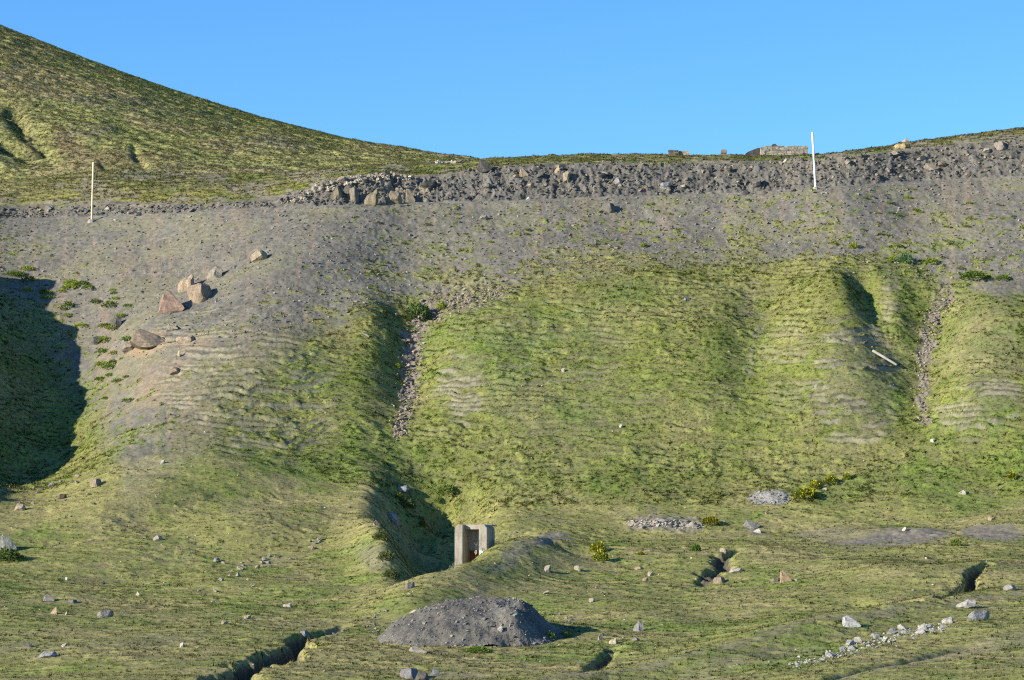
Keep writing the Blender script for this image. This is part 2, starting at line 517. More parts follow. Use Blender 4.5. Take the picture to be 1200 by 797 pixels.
stroke(tan, [(0, 752, 5), (120, 750, 5), (240, 742, 4)], 0.4)
stroke(stony, [(520, 352, 20), (560, 350, 22), (600, 338, 14)], 0.65)
stroke(stony, [(500, 365, 16), (484, 390, 14), (482, 430, 13), (480, 460, 14), (474, 490, 9), (466, 512, 6)], 1.0)
stroke(stony, [(1112, 345, 12), (1095, 370, 12), (1085, 395, 13), (1082, 440, 10), (1080, 500, 7)], 0.95)
stroke(stony, [(892, 372, 4), (882, 410, 5), (876, 440, 4)], 0.5)
stroke(stony, [(738, 613, 6), (775, 612, 7), (822, 614, 5)], 0.8)
# terracettes, the small steps sheep tread along the contour
for a in ((285, 455, 70, 70, 0.85, 20), (1005, 440, 50, 70, 1.0, 0), (540, 450, 36, 60, 0.9, 20), (1150, 470, 60, 30, 0.9, -20), (680, 450, 120, 90, 0.5, 0), (800, 470, 140, 80, 0.4, 0), (920, 420, 40, 60, 0.5, 0), (230, 390, 60, 50, 0.6, 0), (1042, 350, 14, 45, 0.7, 0)):
    blob(terr, *a)
for a in ((200, 640, 50, 10, 0.8, 0), (460, 560, 70, 60, 0.45, 0), (420, 470, 40, 80, 0.55, 0), (860, 400, 40, 70, 0.6, 10), (1060, 330, 30, 30, 0.7, 0), (1050, 420, 24, 70, 0.5, 0), (120, 460, 40, 60, 0.5, 0),
          (700, 560, 160, 40, 0.4, 0), (1050, 570, 160, 22, 0.45, 0), (200, 590, 80, 14, 0.4, -12), (840, 690, 40, 12, 0.7, 0), (60, 700, 200, 40, 0.2, 0)):
    blob(lush, *a)
stony *= sstep(-0.75, 0.1, n_spk + 0.6 * n_mid)
bare = np.clip(np.maximum(grey, stony), 0, 1)
grass = np.where(SS < 12.95, grass * (1 - bare) * (1 - 0.75 * tan), grass)
# the stream cuts' flanks are turf-edged earth
slope_zone = (SS > 8.2) & (SS < 12.95)
trel = terr * slope_zone

# ------------------------------------------------------------------ small relief
nz = np.zeros_like(Z)
nz += 0.22 * fbm(X, Y, 7.0, 2, 21) * (SS < 12.8)
tus = fbm(X * 0.66, Y * 0.95 + 0.25 * n_mid, 0.50, 3, 23)
tus2 = np.abs(fbm(X * 0.6, Y, 1.3, 2, 25))
far_fade = sstep(60, 95, Y)
steep = sstep(8.0, 9.2, SS) * (SS < 12.95)
dome = np.clip(tus + 0.15, 0, None) ** 0.7
nz += grass * far_fade * ((0.06 + 0.05 * steep) * dome * (0.75 + 0.5 * n_mid) + 0.04 * tus2 - 0.03)
nz += (1 - grass) * (SS < 12.95) * (0.045 * fbm(X, Y, 0.55, 3, 31, 0.7) + 0.03 * np.abs(n_mid))
terr = np.maximum(terr, 0.45 * sstep(-0.3, 0.5, n_mid + 0.5 * n_big) * grass * steep)
for a in ((290, 462, 120, 84, 0.82, 20), (330, 440, 90, 55, 0.75, 20), (640, 440, 130, 110, 0.55, 0), (1002, 450, 60, 95, 1.0, 0), (540, 455, 34, 70, 1.0, 10), (1150, 480, 60, 40, 0.95, -20), (925, 430, 40, 70, 0.6, 0), (760, 500, 200, 60, 0.45, 0)):
    blob(terr, *a)
trel = terr * slope_zone
lvl = (Zm + 0.27 * n_mid + 0.03 * n_clump + 0.3 * n_big + 0.10 * fbm(X, Y, 1.4, 2, 84)) / 0.42
saw = lvl - np.floor(lvl)
brk = sstep(-0.45, 0.15, fbm(X * 0.42, Zm * 1.6, 1.0, 2, 83) + 0.55 * (terr - 0.4))
nz += trel * (0.27 + 0.06 * sstep(0.6, 0.95, terr)) * (sstep(0.0, 0.5, saw) - saw - 0.2) * brk
lip = trel * brk * sstep(0.44, 0.54, saw) * (1 - sstep(0.60, 0.75, saw))
nz += lip * 0.07 * (0.6 + 0.8 * n_fine)
lip_shade = trel * brk * sstep(0.33, 0.40, saw) * (1 - sstep(0.47, 0.53, saw)) * sstep(-0.6, 0.2, n_fine + 0.3)  # mask of the painted shade line beneath each overhanging turf lip
tread = trel * brk * (sstep(0.0, 0.06, saw) * (1 - sstep(0.33, 0.40, saw))) * sstep(0.3, 0.65, terr) * sstep(-0.8, 0.0, n_clump + 0.3)
grass0 = grass
grass = grass * (1 - np.clip(0.95 * lip_shade + 0.85 * tread, 0, 0.97))
nz += stony * 0.10 * n_fine
hol = sstep(0.4, 1.6, -dz) * sstep(400, 430, C1) * (1 - sstep(520, 555, C1)) * sstep(545, 565, R1) * (1 - sstep(680, 700, R1))
nz += hol * (0.36 * fbm(X, Y, 1.3, 3, 87) + 0.12 * np.abs(fbm(X, Y, 0.6, 2, 88)))
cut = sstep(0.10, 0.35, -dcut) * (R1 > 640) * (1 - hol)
nz += cut * 0.22 * fbm(X, Y, 0.7, 3, 89)
grass = grass * (1 - 0.93 * cut * (SS < 8.4)); grass0 = grass0 * (1 - 0.9 * cut * (SS < 8.4))
nz += (C1 < -20) * (SS < 12.9) * (SS > 6) * sstep(20, 80, -C1) * 0.9 * fbm(X, Y, 3.2, 4, 77)
# rubble bank above the road
bank = sstep(15.0, 15.12, SS) * (1 - sstep(15.93, 16.05, SS))
b1 = np.abs(fbm(X, Zm * 1.4, 1.5, 3, 41)); b2 = fbm(X, Zm * 1.3, 0.55, 3, 43, 0.65)
crag = tab(C1.ravel(), (0, 0.5), (300, 0.5), (350, 0.8), (380, 1.6), (480, 1.5), (530, 1.0), (950, 1.0), (1000, 0.8), (1200, 0.7)).reshape(C1.shape)
nz += bank * crag * (0.20 * b1 + 0.19 * b2 + 0.10 * fbm(X, Zm * 1.2, 0.26, 2, 47) - 0.10)
nz += np.where(SS > 15.95, 0.10 * n_clump * (SS < 18.6), 0)
nz += np.where((SS >= 13) & (SS <= 15), 0.03 * n_fine, 0)
Zf = Zm + nz
Zs = Zm + 0.22 * fbm(X, Y, 7.0, 2, 21) * (SS < 12.8)
C2, R2 = proj(X, np.maximum(Y, 30.0), Zf)

# ------------------------------------------------------------------ surface colours (albedo)
def colmix(base, col, w_):
    return base * (1 - w_[..., None]) + np.array(col) * w_[..., None]


G_A, G_B, G_C = np.array((0.220, 0.255, 0.060)), np.array((0.308, 0.286, 0.110)), np.array((0.135, 0.195, 0.046))
shape3 = Z.shape + (3,)
shelf = sstep(15.9, 16.1, SS)
scar = shelf * sstep(0.15, 0.55, fbm(C1 * 0.028, R1 * 0.11, 1.0, 3, 91) + 0.40 * (C1 < 420) * sstep(60, 200, C1)) * (SS < 18.1)
grass = grass * (1 - 0.8 * scar)
var = np.clip(0.5 + 0.5 * n_mid + 0.25 * n_clump, 0, 1)
dryness = np.clip(0.35 + 0.55 * n_big + 0.3 * n_mid, 0, 1)
gcol = np.broadcast_to(G_A, shape3) * (0.9 + 0.2 * var[..., None])
gcol = colmix(gcol, G_B, dryness * 0.6)
gcol = colmix(gcol, (0.29, 0.27, 0.12), 0.6 * shelf)
gcol = colmix(gcol, (0.34, 0.325, 0.09), 0.7 * sstep(15.95, 16.05, SS) * (1 - sstep(16.5, 16.9, SS)) * (C1 < 430))
gcol = colmix(gcol, (0.330, 0.325, 0.115), 0.55 * (1 - sstep(7.6, 8.8, SS)))
gcol = colmix(gcol, G_C, np.clip(lush + 0.25 * sstep(0.2, 0.7, -n_clump), 0, 1) * 0.6)
straw = sstep(0.05, 0.55, fbm(X, Y * 0.9, 3.4, 3, 101)) * 0.55 + 0.35 * sstep(0.15, 0.6, fbm(X * 0.7, Y, 1.1, 2, 102))
straw = np.clip(straw * (0.65 + 0.6 * (1 - sstep(7.6, 8.8, SS))), 0, 0.9)
gcol = colmix(gcol, (0.385, 0.335, 0.155), straw * 0.75)
gcol = colmix(gcol, (0.165, 0.245, 0.048), 0.55 * sstep(0.15, 0.6, fbm(X, Y, 4.2, 3, 103)) * (1 - straw))
soil = np.broadcast_to(np.array((0.164, 0.155, 0.130)), shape3) * (1 + 0.16 * n_mid + 0.12 * n_fine)[..., None]
streak = fbm(C1 * 0.12, R1 * 0.016, 1.0, 3, 52)
soil = colmix(soil, (0.225, 0.180, 0.135), 0.55 * sstep(0.2, 0.7, streak) * (SS > 8))
soil = colmix(soil, (0.175, 0.168, 0.085), 0.4 * sstep(-0.3, 0.5, n_mid + n_clump * 0.5) * (SS > 8) * (SS < 12.9))
soil = colmix(soil, (0.265, 0.205, 0.135), np.clip(tan * 0.9, 0, 1))
soil = colmix(soil, (0.235, 0.218, 0.160), 0.85 * tread)
soil = colmix(soil, (0.075, 0.066, 0.042), np.clip(1.2 * lip_shade, 0, 0.8))  # shade under the turf lips, painted dark into the soil colour
soil = colmix(soil, (0.205, 0.172, 0.138), stony * 0.8)
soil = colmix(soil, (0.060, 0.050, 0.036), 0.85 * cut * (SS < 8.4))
soil = colmix(soil, (0.168, 0.150, 0.120), grey * 0.8)
soil = colmix(soil, (0.26, 0.235, 0.20), grey * 0.45 * sstep(0.25, 0.6, n_fine))
bcol = np.broadcast_to(np.array((0.112, 0.107, 0.096)), shape3) * (1 + 0.25 * b2 + 0.15 * n_fine)[..., None]
bt = np.clip(0.2 + 0.8 * sstep(0.1, 0.6, fbm(X, Zm, 2.2, 2, 61)), 0, 1) * tab(C1.ravel(), (300, 0.5), (370, 1.0), (500, 0.9), (560, 0.35), (900, 0.3), (1000, 0.6), (1200, 0.6)).reshape(C1.shape)
bcol = colmix(bcol, (0.22, 0.19, 0.140), bt * 0.6)
base = np.where((SS > 14.95)[..., None], bcol, soil)
base = colmix(base, (0.23, 0.20, 0.15), scar * 0.8)
road = sstep(12.98, 13.05, SS) * (1 - sstep(14.9, 15.0, SS))
base = colmix(base, (0.19, 0.18, 0.165), road)
# under the turf: earth showing through between the tussocks
under = colmix(gcol * 0.8, (0.15, 0.125, 0.075), 0.35 * sstep(0.0, 0.6, -tus))
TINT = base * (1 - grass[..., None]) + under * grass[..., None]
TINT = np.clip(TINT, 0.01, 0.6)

nr, nc = Z.shape
ii = np.arange(nr * nc).reshape(nr, nc)


def grid_faces(r0, r1):
    a = ii[r0:r1 - 1, :-1]; b = ii[r0:r1 - 1, 1:]; c = ii[r0 + 1:r1, 1:]; d = ii[r0 + 1:r1, :-1]
    return np.stack([a, b, c, d], -1).reshape(-1, 4)


k_edge = int(np.where(MS >= 13)[0][0]); k_foot = int(np.where(MS >= 15)[0][0])


def strip(name, r0, r1, mat):
    V = np.stack([X[r0:r1], Y[r0:r1], Zf[r0:r1]], -1).reshape(-1, 3)
    n = r1 - r0
    jj = np.arange(n * nc).reshape(n, nc)
    f = np.stack([jj[:-1, :-1], jj[:-1, 1:], jj[1:, 1:], jj[1:, :-1]], -1).reshape(-1, 4)
    me = np_mesh(name, V, f, TINT[r0:r1].reshape(-1, 3), mat, True)
    return tag(add(name, me), kind='structure')


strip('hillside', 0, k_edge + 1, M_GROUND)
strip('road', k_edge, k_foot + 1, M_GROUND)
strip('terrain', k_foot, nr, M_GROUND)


def spot(c, r, j=None):
    """final surface point seen at photograph pixel (c, r)"""
    j = int(np.argmin(np.abs(cols - c)))
    rr = R2[:, j]
    ok = np.where((rr <= r) & (Y[:, j] > 80))[0]
    i = ok[0]
    return Vector((float(X[i, j]), float(Y[i, j]), float(Zf[i, j])))


def ground(x, y):
    cc = CX + F * x / (y * CP + 0.1 * y * SP)
    for _ in range(3):
        j = int(np.clip(np.searchsorted(cols, cc), 0, nc - 1))
        z = float(np.interp(y, Y[:, j], Zf[:, j]))
        cc = CX + F * x / (y * CP + z * SP)
    return z


def m_per_px(y):
    return y / F


# ------------------------------------------------------------------ the far hill
hc = np.concatenate([np.arange(-700, -10, 10.0), np.arange(-10, 640, 1.1 / QUALITY), np.arange(640, 1000, 12.0)])
sk = gsmooth(np.interp(np.arange(-700, 1001, 2.0), [-700, -300, 0, 50, 100, 150, 200, 250, 300, 350, 400, 450, 500, 545, 600, 700, 1000],
                       [-160, -60, 29, 49, 68, 87, 104.5, 121, 136, 150, 162.5, 173, 182, 191, 202, 220, 260]), 6)
sk = np.interp(hc, np.arange(-700, 1001, 2.0), sk)
hy1 = np.interp(hc, [-700, 0, 300, 540, 1000], [300, 288, 278, 264, 255])
hb = np.interp(hc, CG, C_R); hby = np.interp(hc, CG, C_Y); hbz = np.interp(hc, CG, C_Z)
NH = int(330 * QUALITY)
t = np.linspace(0, 1, NH)[:, None]
y0 = hby - 3.0; z0 = hbz - 1.6
z1 = z_of(sk, hy1)
tt = np.minimum(t * 1.0, 1)
HY = y0 + (hy1 - y0) * t
HZ = z0 + (z1 - z0) * (0.62 * t + 0.38 * (1 - (1 - t) ** 2)) + 0 * t
# behind the skyline
tb = np.linspace(0.03, 1, 14)[:, None]
HY = np.vstack([HY, hy1 + tb * 60]); HZ = np.vstack([HZ, z1 - 0.06 * tb * 60 - 14 * tb ** 2])
HX = (hc[None, :] - CX) / F * (HY * CP + HZ * SP)
HS = np.vstack([np.repeat(t, len(hc), 1), 1 + np.repeat(tb, len(hc), 1)])
HC, HR = proj(HX, HY, HZ)
h_mid = fbm(HX, HY, 5.0, 3, 71); h_cl = fbm(HX * 0.5, HY * 0.9, 1.1, 3, 72); h_f = fbm(HX * 0.55, HY, 0.6, 3, 73); h_big = fbm(HX, HY, 16.0, 2, 74)
hd = np.zeros_like(HZ)


def hstroke(pts, p=2.0):
    d, wd, am, _ = polydist(HC + 5 * h_mid, HR + 4 * h_mid, pts)
    return am * np.exp(-(d / wd) ** p)


rag = np.clip(0.75 + 0.7 * h_cl + 0.4 * h_f, 0.1, 1.5)
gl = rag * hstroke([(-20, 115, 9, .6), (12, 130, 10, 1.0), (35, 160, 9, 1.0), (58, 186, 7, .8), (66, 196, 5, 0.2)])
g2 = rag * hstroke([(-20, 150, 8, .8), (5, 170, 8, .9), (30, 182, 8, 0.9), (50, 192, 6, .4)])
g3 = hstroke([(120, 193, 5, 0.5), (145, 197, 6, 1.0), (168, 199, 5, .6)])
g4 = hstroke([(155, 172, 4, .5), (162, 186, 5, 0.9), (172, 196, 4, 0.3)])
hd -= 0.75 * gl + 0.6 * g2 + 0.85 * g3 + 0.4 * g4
bul = hstroke([(70, 165, 26, 1.0), (100, 185, 20, 0.6)])
hd += 0.5 * hstroke([(-15, 185, 14, 1.0), (25, 215, 10, 0.6)])
hd += 0.17 * h_mid * (1 - sstep(0.7, 1.0, HS)) + 0.06 * np.clip(h_cl, 0, None) ** 0.7 + 0.15 * np.clip(h_f, 0, None) ** 0.7
lvl = (HZ + 0.5 * h_mid + 0.3 * h_cl) / 1.1
hd += 0.09 * ((lvl - np.floor(lvl)) - 0.5) * (0.6 + 0.6 * h_big)
hrow = np.clip(sstep(0.1, 0.3, lvl - np.floor(lvl)) - sstep(0.4, 0.6, lvl - np.floor(lvl)), 0, 1)
hz = HZ + hd * sstep(0.0, 0.1, HS) * (1 - 0.55 * sstep(0.9, 1.0, HS))
hcol = np.broadcast_to(np.array((0.280, 0.295, 0.098)), HZ.shape + (3,)) * (1 + 0.10 * h_cl)[..., None]
hcol = colmix(hcol, (0.31, 0.285, 0.130), np.clip(0.25 + 0.3 * h_big + 0.2 * h_mid + 0.5 * (1 - HS) ** 2, 0, 1) * 0.75)
hcol = colmix(hcol, (0.19, 0.225, 0.070), 0.6 * sstep(0.45, 0.9, HS))
hcol = colmix(hcol, (0.170, 0.195, 0.065), np.clip(sstep(0.1, 0.6, -h_cl) * 0.25, 0, 1))
hcol = colmix(hcol, (0.24, 0.175, 0.110), hstroke([(58, 150, 14, .2), (75, 168, 16, .9), (100, 184, 14, .8), (150, 186, 10, .6), (200, 185, 8, 0.4)]) * 0.8)
hcol = colmix(hcol, (0.24, 0.19, 0.12), 0.55 * hstroke([(10, 110, 10, .4), (30, 140, 9, .7), (40, 200, 8, .8), (120, 205, 6, .8), (260, 196, 6, 0.5)]))
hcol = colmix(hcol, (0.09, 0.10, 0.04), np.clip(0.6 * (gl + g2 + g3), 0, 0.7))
hcol = colmix(hcol, (0.20, 0.185, 0.15), 0.5 * sstep(0.55, 0.9, h_mid + 0.5 * h_f) * (HS < 0.55))
hstraw = sstep(0.0, 0.5, fbm(HX, HY, 6.0, 3, 111)) * (1 - 0.6 * sstep(0.5, 0.9, HS))
hcol = colmix(hcol, (0.36, 0.29, 0.15), 0.55 * hstraw)
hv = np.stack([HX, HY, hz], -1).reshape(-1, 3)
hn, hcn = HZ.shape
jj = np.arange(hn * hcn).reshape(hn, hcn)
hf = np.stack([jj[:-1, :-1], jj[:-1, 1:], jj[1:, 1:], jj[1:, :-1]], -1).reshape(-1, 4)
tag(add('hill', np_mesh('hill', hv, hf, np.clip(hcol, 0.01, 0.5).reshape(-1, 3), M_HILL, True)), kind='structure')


# ------------------------------------------------------------------ grass blades
def tufts(name, P, N, size, colr, nb=8, label=None):
    n = len(P)
    ang = rng.uniform(0, 2 * np.pi, (n, nb)); lean = rng.uniform(0.15, 0.95, (n, nb))
    hgt = size[:, None] * rng.uniform(0.55, 1.15, (n, nb)); wd = size[:, None] * rng.uniform(0.16, 0.34, (n, nb))
    rad = size[:, None] * rng.uniform(0.0, 0.55, (n, nb))
    dx, dy = np.cos(ang), np.sin(ang)
    bx = P[:, None, 0] + dx * rad; by = P[:, None, 1] + dy * rad
    # keep the roots on the local slope plane
    bz = P[:, None, 2] - 0.02 - (N[:, None, 0] * dx * rad + N[:, None, 1] * dy * rad) / N[:, None, 2]
    tx = bx + dx * hgt * lean; ty = by + dy * hgt * lean; tz = bz + hgt * np.sqrt(1 - 0.8 * lean ** 2)
    a2 = ang + rng.uniform(-0.9, 0.9, (n, nb)) + np.pi / 2
    px, py = np.cos(a2) * wd * 0.5, np.sin(a2) * wd * 0.5
    V = np.stack([np.stack([bx - px, by - py, bz], -1), np.stack([bx + px, by + py, bz], -1), np.stack([tx, ty, tz], -1)], 2).reshape(-1, 3)
    f = np.arange(len(V)).reshape(-1, 3)
    bn = np.stack([N[:, None, 0] + 0.95 * dx * lean, N[:, None, 1] + 0.95 * dy * lean, N[:, None, 2] + 0 * lean], -1)
    bn /= np.linalg.norm(bn, axis=-1, keepdims=True)
    bn = np.repeat(bn.reshape(-1, 3), 3, 0)
    cc = np.repeat((colr[:, None, :] * rng.uniform(0.8, 1.2, (n, nb, 1))).reshape(-1, 3), 3, 0)
    me = np_mesh(name, V, f, np.clip(cc, 0.005, 0.6), M_GRASS, False)
    a = me.attributes.new('lay', 'FLOAT_VECTOR', 'POINT')
    a.data.foreach_set('vector', np.ascontiguousarray(bn, np.float32).ravel())
    o = add(name, me)
    return tag(o, label, 'grass', kind='stuff')


def tussocks(name, P, N, size, colr, nb=24, label=None, tall=0.75):
    """dense cushions of blades that fan out from one root"""
    n = len(P)
    ang = rng.uniform(0, 2 * np.pi, (n, nb)); el = np.arcsin(rng.uniform(0.12, 1.0, (n, nb)))
    ln = size[:, None] * rng.uniform(0.75, 1.2, (n, nb)) * (1 + 0.25 * np.sin(2 * ang + rng.uniform(0, 6.28, (n, 1))))
    wd = size[:, None] * rng.uniform(0.22, 0.42, (n, nb))
    dx, dy, dzz = np.cos(ang) * np.cos(el), np.sin(ang) * np.cos(el), np.sin(el)
    r0 = 0.25
    bx = P[:, None, 0] + dx * ln * r0; by = P[:, None, 1] + dy * ln * r0
    sl = (N[:, None, 0] * dx + N[:, None, 1] * dy) / N[:, None, 2]
    bz = P[:, None, 2] - 0.03 - sl * ln * r0
    tx = bx + dx * ln * 0.85; ty = by + dy * ln * 0.85; tz = bz - sl * ln * 0.5 + dzz * ln * tall - 0.18 * ln * np.cos(el) ** 2
    a2 = ang + np.pi / 2 + rng.uniform(-0.5, 0.5, (n, nb))
    px, py = np.cos(a2) * wd * 0.5, np.sin(a2) * wd * 0.5
    V = np.stack([np.stack([bx - px, by - py, bz], -1), np.stack([bx + px, by + py, bz], -1), np.stack([tx, ty, tz], -1)], 2).reshape(-1, 3)
    f = np.arange(len(V)).reshape(-1, 3)
    bn = np.stack([0.45 * N[:, None, 0] + dx, 0.45 * N[:, None, 1] + dy, 0.45 * N[:, None, 2] + dzz], -1)
    bn /= np.linalg.norm(bn, axis=-1, keepdims=True)
    bn = np.repeat(bn.reshape(-1, 3), 3, 0)
    cc = np.repeat((colr[:, None, :] * rng.uniform(0.8, 1.2, (n, nb, 1))).reshape(-1, 3), 3, 0)
    me = np_mesh(name, V, f, np.clip(cc, 0.005, 0.6), M_GRASS, False)
    a = me.attributes.new('lay', 'FLOAT_VECTOR', 'POINT')
    a.data.foreach_set('vector', np.ascontiguousarray(bn, np.float32).ravel())
    return tag(add(name, me), label, 'grass', kind='stuff')


def normals(gx, gy, gz):
    ax = np.stack([np.gradient(gx, axis=1), np.gradient(gy, axis=1), np.gradient(gz, axis=1)], -1)
    ay = np.stack([np.gradient(gx, axis=0), np.gradient(gy, axis=0), np.gradient(gz, axis=0)], -1)
    n = np.cross(ax, ay)
    ln = np.linalg.norm(n, axis=-1, keepdims=True)
    n /= np.maximum(ln, 1e-9)
    return n, ln[..., 0]


def scatter(gx, gy, gz, dens, total):
    n, area = normals(gx, gy, gz)
    wgt = (dens * area).ravel()
    cum = np.cumsum(wgt); cum /= cum[-1]
    k = np.searchsorted(cum, rng.random(total))
    i, j = np.unravel_index(k, gx.shape)
    i = np.clip(i, 0, gx.shape[0] - 2); j = np.clip(j, 0, gx.shape[1] - 2)
    u = rng.random(total); v = rng.random(total)

    def bil(a):
        return (a[i, j] * (1 - u) + a[i, j + 1] * u) * (1 - v) + (a[i + 1, j] * (1 - u) + a[i + 1, j + 1] * u) * v
    P = np.stack([bil(gx), bil(gy), bil(gz)], -1)
    return P, n[i, j], i, j


seen = (C2 > -60) & (C2 < 1260) & (R2 < 850) & (Y > 85) & (SS < 18.2) & ~((SS > 12.98) & (SS < 15.0))
if GRASS:
    dens = grass * seen * (0.45 + 0.55 * sstep(0.1, 0.6, grass))
    P, N, gi, gj = scatter(X, Y, Zf, dens, int(230000 * QUALITY))
    cc = gcol[gi, gj] * rng.uniform(0.85, 1.15, (len(P), 1))
    yel = (rng.random(len(P)) < 0.16)[:, None]
    cc = np.where(yel, cc * np.array((1.3, 1.12, 1.3)), cc)
    sz = rng.uniform(0.05, 0.11, len(P)) * np.where(SS[gi, gj] > 8.2, 1.2, 0.9)
    tufts('grass', P, N, sz, cc, 7, 'short green and straw coloured alpine turf growing over the slope and meadow')
    # tussocks stand in rows where the slope is trodden into steps
    row = np.clip(sstep(0.46, 0.54, saw) - sstep(0.66, 0.8, saw), 0, 1)
    pat = np.clip(0.25 + 1.1 * sstep(-0.25, 0.45, tus), 0, 1.4)
    dt = grass0 * seen * (pat * (1 - 0.8 * np.clip(trel * 1.6, 0, 1)) + 2.8 * row * np.clip(trel * 1.5, 0, 1)) * (1 - 0.95 * tread) * np.where(SS < 8.2, 0.55, 1.0) * (0.5 + 0.8 * sstep(-0.4, 0.4, n_big + n_mid))
    P, N, gi, gj = scatter(X, Y, Zf, dt, int(76000 * QUALITY))
    k = rng.random(len(P))[:, None]
    cc = gcol[gi, gj] * rng.uniform(0.62, 1.2, (len(P), 1))
    cc = np.where(k < 0.22, cc * np.array((1.30, 1.14, 1.35)), np.where(k > 0.8, cc * np.array((0.76, 0.90, 0.78)), cc)) * 1.28
    sz = (0.085 + 0.15 * rng.random(len(P)) ** 1.8) * (1 - 0.5 * trel[gi, gj]) * np.where(SS[gi, gj] > 8.2, 1.12, np.where(SS[gi, gj] > 15, 0.8, 0.78))
    tussocks('grass', P, N, sz, cc, 22, 'clumpy tussocks of green and dry grass dotted over the slope and meadow')
    dn = ((HC > -60) & (HC < 640) & (HS < 1.02)) * np.clip(0.75 + 0.35 * sstep(-0.3, 0.4, h_f), 0, 1.2) * 1.0
    P, N, gi, gj = scatter(HX, HY, hz, dn, int(60000 * QUALITY))
    cc = hcol[gi, gj] * rng.uniform(0.85, 1.15, (len(P), 1))
    tufts('grass', P, N, rng.uniform(0.09, 0.19, len(P)) * (1 - 0.45 * sstep(0.9, 1.0, HS[gi, gj])), cc, 7, 'short olive green turf covering the far hill behind the road')
    P, N, gi, gj = scatter(HX, HY, hz, dn * (0.5 + 0.8 * hrow), int(44000 * QUALITY))
    k = rng.random(len(P))[:, None]
    cc = hcol[gi, gj] * rng.uniform(0.8, 1.15, (len(P), 1))
    cc = np.where(k < 0.2, cc * np.array((1.25, 1.1, 1.3)), np.where(k > 0.8, cc * np.array((0.72, 0.86, 0.75)), cc)) * 1.5
    tussocks('grass', P, N, (0.11 + 0.14 * rng.random(len(P)) ** 1.6) * (1 - 0.35 * sstep(0.92, 1.0, HS[gi, gj])), cc, 20, 'dark and light grass tussocks dotted over the far hill')

# ------------------------------------------------------------------ stones
PALE, TANC, GREY, DARK, PINK, BROWN = (0.32, 0.305, 0.27), (0.30, 0.24, 0.165), (0.24, 0.23, 0.215), (0.125, 0.118, 0.108), (0.31, 0.225, 0.185), (0.25, 0.195, 0.145)


def rock_data(seed, sub=2, cuts=9, flat=1.0, lo=0.28, hi=0.72):
    """angular stone: a ball cut by random planes and roughened; fits a unit box about the origin"""
    r = np.random.default_rng(seed)
    bm = bmesh.new()
    bmesh.ops.create_icosphere(bm, subdivisions=sub, radius=1.0)
    v = np.array([x.co[:] for x in bm.verts]); f = np.array([[x.index for x in q.verts] for q in bm.faces])
    bm.free()
    for _ in range(cuts):
        n = r.normal(size=3); n /= np.linalg.norm(n)
        d = r.uniform(lo, hi)
        h = v @ n - d
        v = v - np.outer(np.where(h > 0, h, 0), n)
    q = v * 2.3 + seed
    v = v * (1 + 0.07 * vnoise(q[:, 0] + q[:, 2] * 0.7, q[:, 1] - q[:, 2] * 0.5, seed))[:, None]
    v = v - (v.max(0) + v.min(0)) / 2
    v = v / (v.max(0) - v.min(0))
    v[:, 2] *= flat
    return v, f


ROCKS = [rock_data(100 + i) for i in range(10)]
ROCKS_BIG = [rock_data(300 + i, 4, 15, 1.0, 0.46, 0.78) for i in range(8)]
ROCK_MESH = [np_mesh('stone', v, f, mat=M_ROCK) for v, f in ROCKS]
ROCK_MESH_BIG = []
for k, (v, f) in enumerate(ROCKS_BIG):
    q = v * 5
    v = v * (1 + 0.05 * fbm(q[:, 0] + q[:, 2], q[:, 1] - q[:, 2], 1.0, 3, k))[:, None]
    ROCK_MESH_BIG.append(np_mesh('boulder', v, f, mat=M_ROCK))


def stone(p, sx, sy, sz, tone, name='stone', label=None, group=None, seed=0, rz=None, tilt=0.25, sink=0.28, big=False):
    me = (ROCK_MESH_BIG if big else ROCK_MESH)[seed % (8 if big else 10)]
    o = bpy.data.objects.new(name, me)
    COL.objects.link(o)
    r = random.Random(seed * 7 + 3)
    o.location = (p[0], p[1], p[2] + sz * (0.5 - sink))
    o.scale = (sx, sy, sz)
    o.rotation_euler = (r.uniform(-tilt, tilt), r.uniform(-tilt, tilt), r.uniform(0, 6.28) if rz is None else rz)
    k = r.uniform(0.66, 0.86)
    o.color = (tone[0] * k, tone[1] * k, tone[2] * k, 1)
    tag(o, label, 'boulder' if name == 'boulder' else 'stone', group)
    return o


def px_stone(c, r, wpx, hpx, tone, label, name='stone', seed=0, depth=0.9, rz=None, tilt=0.2, sink=0.45, group=None, big=None):
    """a stone whose foot is seen at pixel (c, r)"""
    p = spot(c, r)
    m = m_per_px(p.y)
    big = (wpx > 9) if big is None else big
    hz = hpx * m / (1 - sink)
    return stone((p.x, p.y + 0.3 * wpx * m * depth, ground(p.x, p.y + 0.3 * wpx * m * depth)), wpx * m, wpx * m * depth, hz, tone, name, label, group, seed, 0.0 if rz is None else rz, tilt, sink, big)


